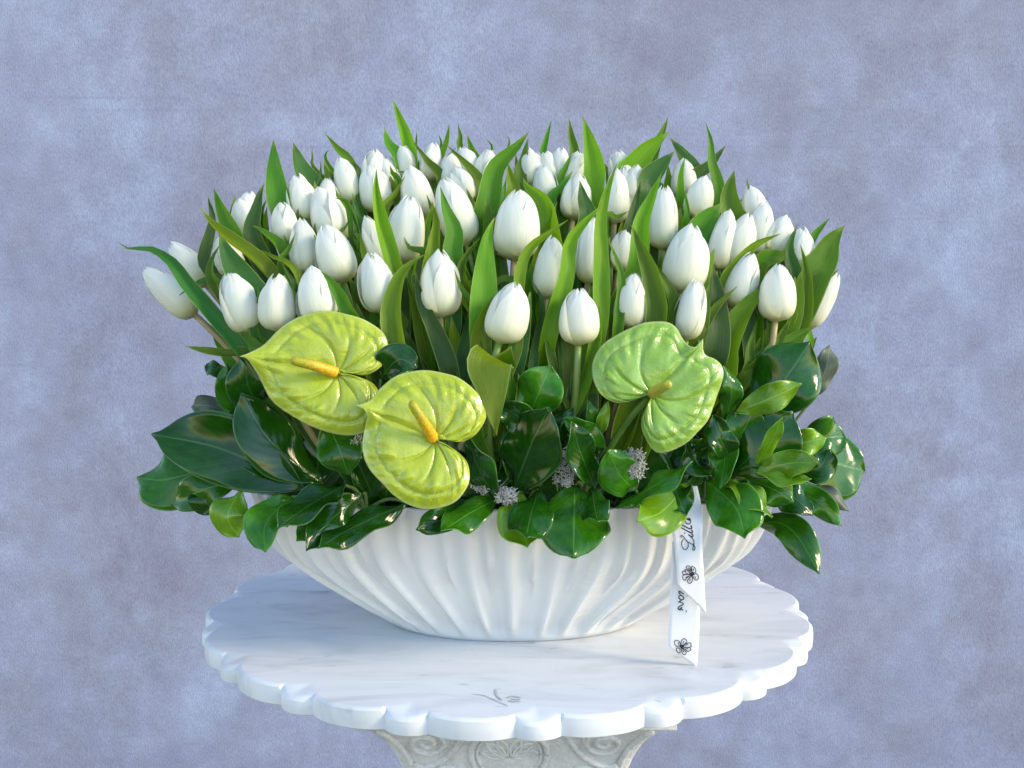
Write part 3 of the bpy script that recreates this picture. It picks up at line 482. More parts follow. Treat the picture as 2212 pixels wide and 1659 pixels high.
 (20, [(0.0512, -0.0236, 0.3272), (0.0748, -0.0431, 0.3956), (0.0706, -0.0363, 0.427), (0.068, -0.033, 0.4428)], 0.021, 'b', 0, 0.3),
 (17, [(0.0971, -0.0262, 0.3233), (0.0936, -0.0317, 0.4051), (0.1056, -0.0314, 0.4066), (0.1184, -0.0299, 0.4134)], 0.0083, 'y', 20, 0.4),
 (14, [(0.1613, -0.0259, 0.3277), (0.1738, -0.0378, 0.4003), (0.1741, -0.0306, 0.4334)], 0.0087, 'g', 0, 0.4),
 (2, [(0.1277, -0.1179, 0.2251), (0.1675, -0.1436, 0.2865), (0.1794, -0.1386, 0.309), (0.1924, -0.1353, 0.3241), (0.208, -0.1322, 0.3382)], 0.0107, 'g', 20, 0.5),
 (4, [(0.1544, -0.1018, 0.188), (0.1927, -0.1401, 0.2533), (0.1958, -0.1351, 0.2758), (0.2067, -0.1295, 0.301), (0.2226, -0.1245, 0.3239), (0.2442, -0.1208, 0.3408)], 0.0253, 'y', -15, 0.4),
 (4, [(0.1609, -0.105, 0.203), (0.182, -0.1419, 0.2699), (0.1881, -0.1322, 0.3139), (0.1865, -0.1228, 0.357)], 0.029, 'b', 0, 0.2),
 (4, [(0.1609, -0.105, 0.203), (0.2129, -0.1349, 0.2503), (0.2214, -0.1279, 0.2818), (0.2285, -0.1226, 0.3059)], 0.0127, 'g', 10, 0.5),
 (12, [(0.2335, -0.076, 0.2114), (0.2786, -0.1109, 0.2795), (0.2722, -0.1057, 0.3027), (0.2688, -0.1017, 0.3209)], 0.0098, 'y', 20, 0.5),
 (5, [(0.1973, -0.1139, 0.1783), (0.2264, -0.131, 0.2551), (0.2647, -0.1234, 0.2892), (0.2844, -0.1208, 0.3007)], 0.0242, 'g', 0, 0.3),
 (4, [(0.1609, -0.105, 0.203), (0.2196, -0.133, 0.2552), (0.2447, -0.1268, 0.283), (0.261, -0.1209, 0.3097)], 0.0153, 'g', 10, 0.5),
 (47, [(0.027, -0.1235, 0.2535), (0.0666, -0.1425, 0.3167), (0.0743, -0.1383, 0.3354), (0.0789, -0.1354, 0.3486)], 0.0107, 'g', -10, 0.5),
 (0, [(0.0449, -0.1324, 0.1489), (0.061, -0.1599, 0.2187), (0.0652, -0.1497, 0.2642), (0.0616, -0.1434, 0.2928)], 0.031, 'b', 0, 0.3),
 (46, [(-0.0134, -0.137, 0.1506), (-0.0025, -0.162, 0.2236), (0.0006, -0.1524, 0.2665), (0.0027, -0.1465, 0.2934)], 0.016, 'y', 0, 0.3),
 (0, [(0.0449, -0.1324, 0.1489), (0.0485, -0.1607, 0.2251), (0.0451, -0.1492, 0.2768), (0.044, -0.141, 0.3141)], 0.0149, 'g', 10, 0.5),
 (47, [(0.0242, -0.1123, 0.1918), (0.0193, -0.1618, 0.2569), (0.0214, -0.1561, 0.2824), (0.0278, -0.1477, 0.3205), (0.0184, -0.1428, 0.3434)], 0.0093, 'b', 0, 0.5)]
FOLIAGE=[('A', [(-0.1916, -0.15, 0.1522), (-0.2637, -0.15, 0.1895), (-0.3212, -0.15, 0.2012)], 0.0563, 'd', -8),
 ('A', [(-0.1764, -0.14, 0.1557), (-0.2219, -0.1475, 0.1977), (-0.2424, -0.155, 0.2356)], 0.0439, 'd', 15),
 ('A', [(-0.294, -0.1, 0.1618), (-0.3346, -0.095, 0.1519), (-0.3617, -0.09, 0.1516)], 0.0484, 'm', 0),
 ('A', [(-0.2951, -0.12, 0.1564), (-0.2888, -0.125, 0.1386), (-0.279, -0.13, 0.127)], 0.0246, 'd', 10),
 ('A', [(-0.2512, -0.14, 0.1503), (-0.2622, -0.145, 0.1275), (-0.2534, -0.15, 0.1097)], 0.0304, 'l', 25),
 ('A', [(-0.2886, -0.03, 0.2068), (-0.3096, -0.03, 0.2163), (-0.3261, -0.03, 0.2145)], 0.0199, 'k', 0),
 ('B', [(-0.2597, -0.1, 0.2064), (-0.2687, -0.105, 0.238), (-0.2691, -0.11, 0.2614)], 0.0207, 'm', 10),
 ('B', [(-0.2277, -0.11, 0.2077), (-0.246, -0.1175, 0.2414), (-0.2478, -0.125, 0.2712)], 0.0355, 'd', -10),
 ('B', [(-0.2787, -0.07, 0.2467), (-0.2923, -0.065, 0.2565), (-0.3021, -0.06, 0.2601)], 0.0136, 'd', 10),
 ('C', [(-0.2003, -0.165, 0.1477), (-0.216, -0.19, 0.1309), (-0.2133, -0.215, 0.1131)], 0.033, 'm', 0),
 ('C', [(-0.1505, -0.17, 0.1591), (-0.1808, -0.1975, 0.1449), (-0.1969, -0.225, 0.1347)], 0.0288, 'd', 25),
 ('C', [(-0.1347, -0.165, 0.1508), (-0.1621, -0.19, 0.1309), (-0.1751, -0.215, 0.1138)], 0.023, 'd', -25),
 ('C', [(-0.0946, -0.16, 0.1414), (-0.1427, -0.191, 0.125), (-0.1624, -0.222, 0.117)], 0.023, 'd', 20),
 ('D', [(-0.1678, -0.16, 0.2163), (-0.1549, -0.165, 0.1918), (-0.1482, -0.17, 0.1717)], 0.0349, 'm', 0),
 ('D', [(-0.118, -0.165, 0.2551), (-0.1009, -0.1685, 0.2729), (-0.0863, -0.172, 0.267)], 0.0276, 'd', 10),
 ('E', [(0.0152, -0.17, 0.2207), (0.0243, -0.174, 0.2449), (0.0333, -0.178, 0.2652)], 0.0377, 'm', 0),
 ('F', [(0.0018, -0.17, 0.1539), (0.015, -0.1825, 0.1945), (0.0298, -0.195, 0.2278)], 0.0484, 'd', -12),
 ('F', [(-0.0132, -0.175, 0.1455), (-0.0277, -0.1875, 0.1768), (-0.0378, -0.2, 0.2048)], 0.0171, 'd', -40),
 ('F', [(-0.0128, -0.165, 0.1466), (-0.0428, -0.195, 0.1362), (-0.0579, -0.225, 0.1315)], 0.0239, 'm', 10),
 ('F', [(0.0162, -0.172, 0.2075), (0.0038, -0.176, 0.2245), (-0.0099, -0.18, 0.2306)], 0.0223, 'd', -30),
 ('F', [(0.039, -0.17, 0.1822), (0.0428, -0.174, 0.2119), (0.0528, -0.178, 0.2278)], 0.0214, 'd', 10),
 ('G', [(0.006, -0.165, 0.1519), (0.0079, -0.185, 0.1298), (0.0128, -0.205, 0.1144)], 0.0352, 'l', 0),
 ('G', [(0.0235, -0.17, 0.155), (0.0159, -0.196, 0.1353), (0.0125, -0.222, 0.1255)], 0.0328, 'd', 10),
 ('H', [(0.0567, -0.17, 0.1591), (0.0542, -0.1975, 0.1326), (0.0528, -0.225, 0.1109)], 0.0536, 'm', 0),
 ('H', [(0.0715, -0.18, 0.1589), (0.0715, -0.2075, 0.148), (0.072, -0.235, 0.142)], 0.0216, 'd', 10),
 ('H', [(0.0747, -0.178, 0.1565), (0.0615, -0.189, 0.1894), (0.0521, -0.2, 0.2179)], 0.0251, 'd', 15),
 ('H', [(0.0839, -0.175, 0.1944), (0.0609, -0.18, 0.2127), (0.0472, -0.185, 0.2215)], 0.0142, 'm', -35),
 ('H', [(0.0769, -0.172, 0.2012), (0.0805, -0.177, 0.2205), (0.0845, -0.182, 0.2349)], 0.0096, 'l', 0),
 ('H', [(0.0729, -0.17, 0.203), (0.0709, -0.175, 0.2213), (0.0674, -0.18, 0.2363)], 0.0092, 'm', 20),
 ('I', [(0.1117, -0.17, 0.1542), (0.0952, -0.185, 0.1725), (0.085, -0.2, 0.1935)], 0.029, 'm', -20),
 ('I', [(0.0943, -0.175, 0.1396), (0.1297, -0.1875, 0.1653), (0.1537, -0.2, 0.1833)], 0.0161, 'm', -40),
 ('I', [(0.1594, -0.165, 0.16), (0.1315, -0.1925, 0.141), (0.11, -0.22, 0.1388)], 0.033, 'l', 0), ('J', [(0.178, -0.16, 0.1614), (0.1974, -0.1875, 0.1433), (0.2001, -0.215, 0.1253)], 0.0385, 'm', 10),
 ('J', [(0.1923, -0.155, 0.1661), (0.2123, -0.1775, 0.1546), (0.225, -0.2, 0.1393)], 0.0206, 'l', -35),
 ('J', [(0.1853, -0.14, 0.2127), (0.1921, -0.16, 0.1861), (0.1865, -0.18, 0.1622)], 0.022, 'm', 25),
 ('J', [(0.1887, -0.15, 0.1664), (0.1686, -0.155, 0.1786), (0.1597, -0.16, 0.1968)], 0.0199, 'd', 35),
 ('J', [(0.2193, -0.14, 0.1508), (0.2297, -0.15, 0.1458), (0.2348, -0.16, 0.1421)], 0.0167, 'm', 0),
 ('K', [(0.1992, -0.165, 0.169), (0.2263, -0.17, 0.1988), (0.247, -0.175, 0.2227)], 0.0545, 'd', -5),
 ('K', [(0.2157, -0.19, 0.1756), (0.2419, -0.205, 0.1863), (0.2582, -0.22, 0.1877)], 0.0205, 'l', 10),
 ('K', [(0.2153, -0.192, 0.1748), (0.2388, -0.206, 0.1714), (0.2533, -0.22, 0.1739)], 0.0121, 'l', -20),
 ('K', [(0.215, -0.19, 0.1811), (0.224, -0.2025, 0.2047), (0.2296, -0.215, 0.2239)], 0.0105, 'l', 20),
 ('K', [(0.248, -0.145, 0.1895), (0.272, -0.1475, 0.1967), (0.2858, -0.15, 0.1993)], 0.0212, 'l', 15),
 ('K', [(0.2012, -0.165, 0.178), (0.1861, -0.1665, 0.2028), (0.1811, -0.168, 0.2208)], 0.023, 'd', 0),
 ('K', [(0.2015, -0.165, 0.2248), (0.2301, -0.1685, 0.2385), (0.2542, -0.172, 0.2499)], 0.0207, 'l', 15),
 ('M', [(0.2833, -0.08, 0.1784), (0.3191, -0.07, 0.1646), (0.3487, -0.06, 0.1542)], 0.0625, 'm', 0), ('M', [(0.2597, -0.11, 0.151), (0.2902, -0.12, 0.134), (0.3073, -0.13, 0.1159)], 0.0195, 'm', 20),
 ('M', [(0.2743, -0.09, 0.1473), (0.309, -0.095, 0.135), (0.3239, -0.1, 0.1227)], 0.0164, 'k', -10), ('M', [(0.2762, -0.1, 0.1576), (0.295, -0.1, 0.1647), (0.3052, -0.1, 0.1791)], 0.0269, 'd', 10),
 ('M', [(0.3003, -0.06, 0.227), (0.3119, -0.055, 0.2568), (0.317, -0.05, 0.2758)], 0.0192, 'k', 10), ('N', [(0.223, -0.15, 0.22), (0.248, -0.1525, 0.2556), (0.2667, -0.155, 0.2834)], 0.0524, 'd', 0),
 ('N', [(0.1937, -0.155, 0.2135), (0.1972, -0.16, 0.2432), (0.1903, -0.165, 0.2641)], 0.0165, 'm', 10),
 ('P', [(0.2291, -0.13, 0.1161), (0.2483, -0.15, 0.1206), (0.2603, -0.17, 0.1092), (0.2709, -0.19, 0.0872)], 0.0248, 'm', 10),
 ('A', [(-0.2557, -0.13, 0.156), (-0.294, -0.125, 0.1463), (-0.3197, -0.12, 0.1321)], 0.0278, 'm', -10),
 ('A', [(-0.1999, -0.14, 0.1557), (-0.2352, -0.1375, 0.1769), (-0.2621, -0.135, 0.1937)], 0.0275, 'd', 20),
 ('C', [(-0.1566, -0.165, 0.1498), (-0.1742, -0.185, 0.1298), (-0.1859, -0.205, 0.119)], 0.0242, 'm', 10),
 ('F', [(-0.0378, -0.165, 0.1445), (-0.0614, -0.1875, 0.1335), (-0.08, -0.21, 0.1293)], 0.0231, 'd', -10),
 ('I', [(0.1461, -0.165, 0.1611), (0.1488, -0.1775, 0.149), (0.1536, -0.19, 0.1383)], 0.0249, 'd', 10),
 ('J', [(0.2158, -0.15, 0.1618), (0.2373, -0.16, 0.1546), (0.2517, -0.17, 0.1453)], 0.0264, 'm', 10),
 ('M', [(0.2409, -0.13, 0.1547), (0.2617, -0.14, 0.1415), (0.2752, -0.15, 0.1298)], 0.0258, 'd', -15),
 ('M', [(0.2806, -0.09, 0.1823), (0.3056, -0.085, 0.1912), (0.3239, -0.08, 0.1905)], 0.0356, 'm', 15),
 ('K', [(0.2033, -0.155, 0.1786), (0.2084, -0.16, 0.2063), (0.2179, -0.165, 0.2282)], 0.0308, 'm', 15)]
SPRIG_LABELS={'A': 'dark glossy leaf sprig reaching out over the left end of the bowl',
 'B': 'upright dark leaf sprig behind the left anthurium, below the sideways tulips',
 'C': 'sprig of dark narrow leaves hanging over the bowl rim at front left',
 'D': 'leaf sprig tucked between the two yellow green anthuriums',
 'E': 'single upright bright green leaf in the front centre below the tulips',
 'F': 'sprig with the large blue shining dark leaf at front centre',
 'G': 'short sprig with a dark leaf over a yellow green leaf at the centre rim',
 'H': 'sprig with a big heart shaped leaf hanging over the centre of the bowl',
 'I': 'sprig with a round light leaf hanging over the rim left of the ribbon',
 'J': 'sprig with a broad folded leaf hanging over the rim right of the ribbon',
 'K': 'sprig with a tuft of young lime leaves on the right',
 'M': 'sprig of wide leaves spreading beyond the right end of the bowl',
 'N': 'sprig with a big upright glossy leaf behind the right anthurium',
 'P': 'single long drooping glossy leaf hanging past the right end of the bowl'}
ANTHURIUMS=[([(-0.2412, -0.1741, 0.275), (-0.2331, -0.1732, 0.2778), (-0.2223, -0.1709, 0.2854), (-0.2125, -0.1676, 0.2964), (-0.2027, -0.1648, 0.3055), (-0.1907, -0.1627, 0.3127), (-0.1774, -0.1615, 0.3167),
   (-0.1631, -0.1613, 0.3172), (-0.1485, -0.1624, 0.3137), (-0.132, -0.1639, 0.3086), (-0.1163, -0.167, 0.2985), (-0.1108, -0.1709, 0.2854), (-0.1135, -0.1749, 0.2723), (-0.1224, -0.1776, 0.2633),
   (-0.1325, -0.1787, 0.2599), (-0.1428, -0.1779, 0.2623), (-0.1496, -0.1769, 0.2658), (-0.1526, -0.1775, 0.2638), (-0.1477, -0.1792, 0.2584), (-0.1355, -0.1793, 0.2579), (-0.1252, -0.1804, 0.2544),
   (-0.1191, -0.1825, 0.2475), (-0.1176, -0.1853, 0.2386), (-0.119, -0.189, 0.2268), (-0.1243, -0.1924, 0.2161), (-0.132, -0.1942, 0.2105), (-0.1461, -0.1946, 0.2091), (-0.1612, -0.1938, 0.2115),
   (-0.1765, -0.1923, 0.2164), (-0.192, -0.1898, 0.2242), (-0.2075, -0.1867, 0.234), (-0.2161, -0.184, 0.2428), (-0.2216, -0.1809, 0.2527), (-0.2262, -0.1782, 0.2613), (-0.2306, -0.1761, 0.2683),
   (-0.2349, -0.1746, 0.2733)],
  (-0.1561, -0.178, 0.2621), (-0.1925, -0.1929, 0.2734), 0.0091, 'ay', [(-0.1521, -0.17, 0.2581), (-0.1361, -0.133, 0.2321), (-0.1249, -0.075, 0.11)],
  'yellow green anthurium bloom on the left with long yellow spadix pointing left'),
 ([(-0.1349, -0.2136, 0.236), (-0.128, -0.2134, 0.2367), (-0.1212, -0.2121, 0.2408), (-0.1146, -0.2092, 0.2504), (-0.102, -0.206, 0.261), (-0.0903, -0.2045, 0.2658), (-0.0755, -0.2041, 0.2672),
   (-0.0606, -0.2048, 0.2648), (-0.0457, -0.2063, 0.26), (-0.0308, -0.2098, 0.2484), (-0.0229, -0.2136, 0.236), (-0.0228, -0.2165, 0.2264), (-0.0296, -0.2201, 0.2151), (-0.0374, -0.2219, 0.2094),
   (-0.0451, -0.2227, 0.2066), (-0.052, -0.2219, 0.2094), (-0.0569, -0.2207, 0.2132), (-0.0613, -0.2208, 0.2127), (-0.0626, -0.2219, 0.2094), (-0.0588, -0.2233, 0.2047), (-0.048, -0.2248, 0.2),
   (-0.0392, -0.2275, 0.1916), (-0.0362, -0.2304, 0.1823), (-0.037, -0.2337, 0.172), (-0.0447, -0.2373, 0.161), (-0.0542, -0.2391, 0.1555), (-0.0686, -0.24, 0.1527), (-0.0831, -0.2394, 0.1546),
   (-0.0977, -0.237, 0.1619), (-0.1096, -0.2334, 0.173), (-0.1206, -0.2299, 0.1841), (-0.1268, -0.226, 0.1962), (-0.1281, -0.2221, 0.2085), (-0.1255, -0.2186, 0.2198), (-0.1233, -0.2162, 0.2274),
   (-0.1269, -0.2143, 0.2336)],
  (-0.0662, -0.222, 0.2089), (-0.0851, -0.2304, 0.2418), 0.0087, 'ay', [(-0.0622, -0.214, 0.2049), (-0.0462, -0.177, 0.1789), (-0.0529, -0.075, 0.11)],
  'yellow green anthurium bloom in the middle hanging over the bowl rim'),
 ([(0.1673, -0.1811, 0.291), (0.1676, -0.184, 0.2815), (0.1716, -0.1853, 0.2773), (0.1776, -0.1858, 0.2755), (0.1835, -0.1872, 0.2708), (0.1858, -0.1894, 0.2637), (0.1841, -0.1919, 0.2554),
   (0.18, -0.1952, 0.2449), (0.176, -0.1984, 0.2344), (0.1706, -0.202, 0.2229), (0.1607, -0.2053, 0.2126), (0.1519, -0.2079, 0.2044), (0.1423, -0.2095, 0.1993), (0.1336, -0.2105, 0.1963),
   (0.1262, -0.2105, 0.1963), (0.1201, -0.2089, 0.2013), (0.116, -0.2066, 0.2085), (0.1131, -0.204, 0.2166), (0.1133, -0.2014, 0.2248), (0.1166, -0.1991, 0.2322), (0.1211, -0.1972, 0.2383),
   (0.1209, -0.1962, 0.2416), (0.1185, -0.1954, 0.2442), (0.1079, -0.1966, 0.2402), (0.097, -0.1975, 0.2373), (0.0862, -0.197, 0.239), (0.0768, -0.1948, 0.246), (0.0716, -0.1912, 0.2578),
   (0.0705, -0.188, 0.2684), (0.0737, -0.1847, 0.2791), (0.0811, -0.1818, 0.2886), (0.0922, -0.1797, 0.2958), (0.1045, -0.1779, 0.3018), (0.1167, -0.1765, 0.3066), (0.129, -0.1759, 0.3084),
   (0.1387, -0.1761, 0.3078), (0.1458, -0.1775, 0.303), (0.1504, -0.18, 0.2946), (0.155, -0.1826, 0.2862), (0.1598, -0.1834, 0.2835), (0.1645, -0.1826, 0.2862)],
  (0.123, -0.195, 0.2455), (0.132, -0.2278, 0.2558), 0.009, 'ag', [(0.1209, -0.183, 0.2406), (0.1036, -0.171, 0.2176), (0.0887, -0.159, 0.1921), (0.0811, -0.147, 0.1762)],
  'bright green anthurium bloom on the right with short stubby spadix')]
MOSS=[((-0.0249, -0.18, 0.1631), 0.0116, 0.0086, 'curly grey white moss tuft beside the middle anthurium lower lobe'),
 ((-0.0044, -0.18, 0.1517), 0.0096, 0.0071, 'pale moss tuft on the rim left of the yellow green rim leaf'),
 ((0.0469, -0.178, 0.1773), 0.0091, 0.0203, 'tall pale moss tuft between dark leaves in the front centre'),
 ((0.1087, -0.18, 0.1816), 0.0103, 0.0162, 'pale moss lump under the right anthurium stem'),
 ((-0.1414, -0.165, 0.1939), 0.0046, 0.0092, 'small pale moss bit between the two yellow green anthuriums')]
RIBBON={'back': [((0.1427, -0.1865, 0.1115), (0.1674, -0.1866, 0.1106)), ((0.1417, -0.1896, 0.087), (0.1677, -0.1897, 0.0828)), ((0.1407, -0.1902, 0.0619), (0.1677, -0.1904, 0.0535)),
          ((0.1401, -0.1909, 0.041), (0.1671, -0.1914, 0.0284)), ((0.1394, -0.1917, 0.0196), (0.166, -0.1922, 0.0075)), ((0.1394, -0.1918, 0.0184), (0.1653, -0.1925, -0.0022))],
 'front': [((0.1562, -0.1617, 0.1578), (0.1683, -0.1623, 0.157)), ((0.1485, -0.1723, 0.1441), (0.1699, -0.1715, 0.1452)), ((0.1424, -0.1834, 0.1317), (0.1701, -0.1808, 0.1345)),
           ((0.1415, -0.1877, 0.1243), (0.1695, -0.1877, 0.1243)), ((0.1431, -0.192, 0.1149), (0.1685, -0.1923, 0.1128)), ((0.1446, -0.194, 0.1007), (0.1688, -0.1943, 0.0987)),
           ((0.1458, -0.1956, 0.0865), (0.17, -0.1957, 0.0803)), ((0.1463, -0.1959, 0.0757), (0.171, -0.1961, 0.0645)), ((0.1467, -0.1959, 0.0745), (0.172, -0.1965, 0.0491))]}
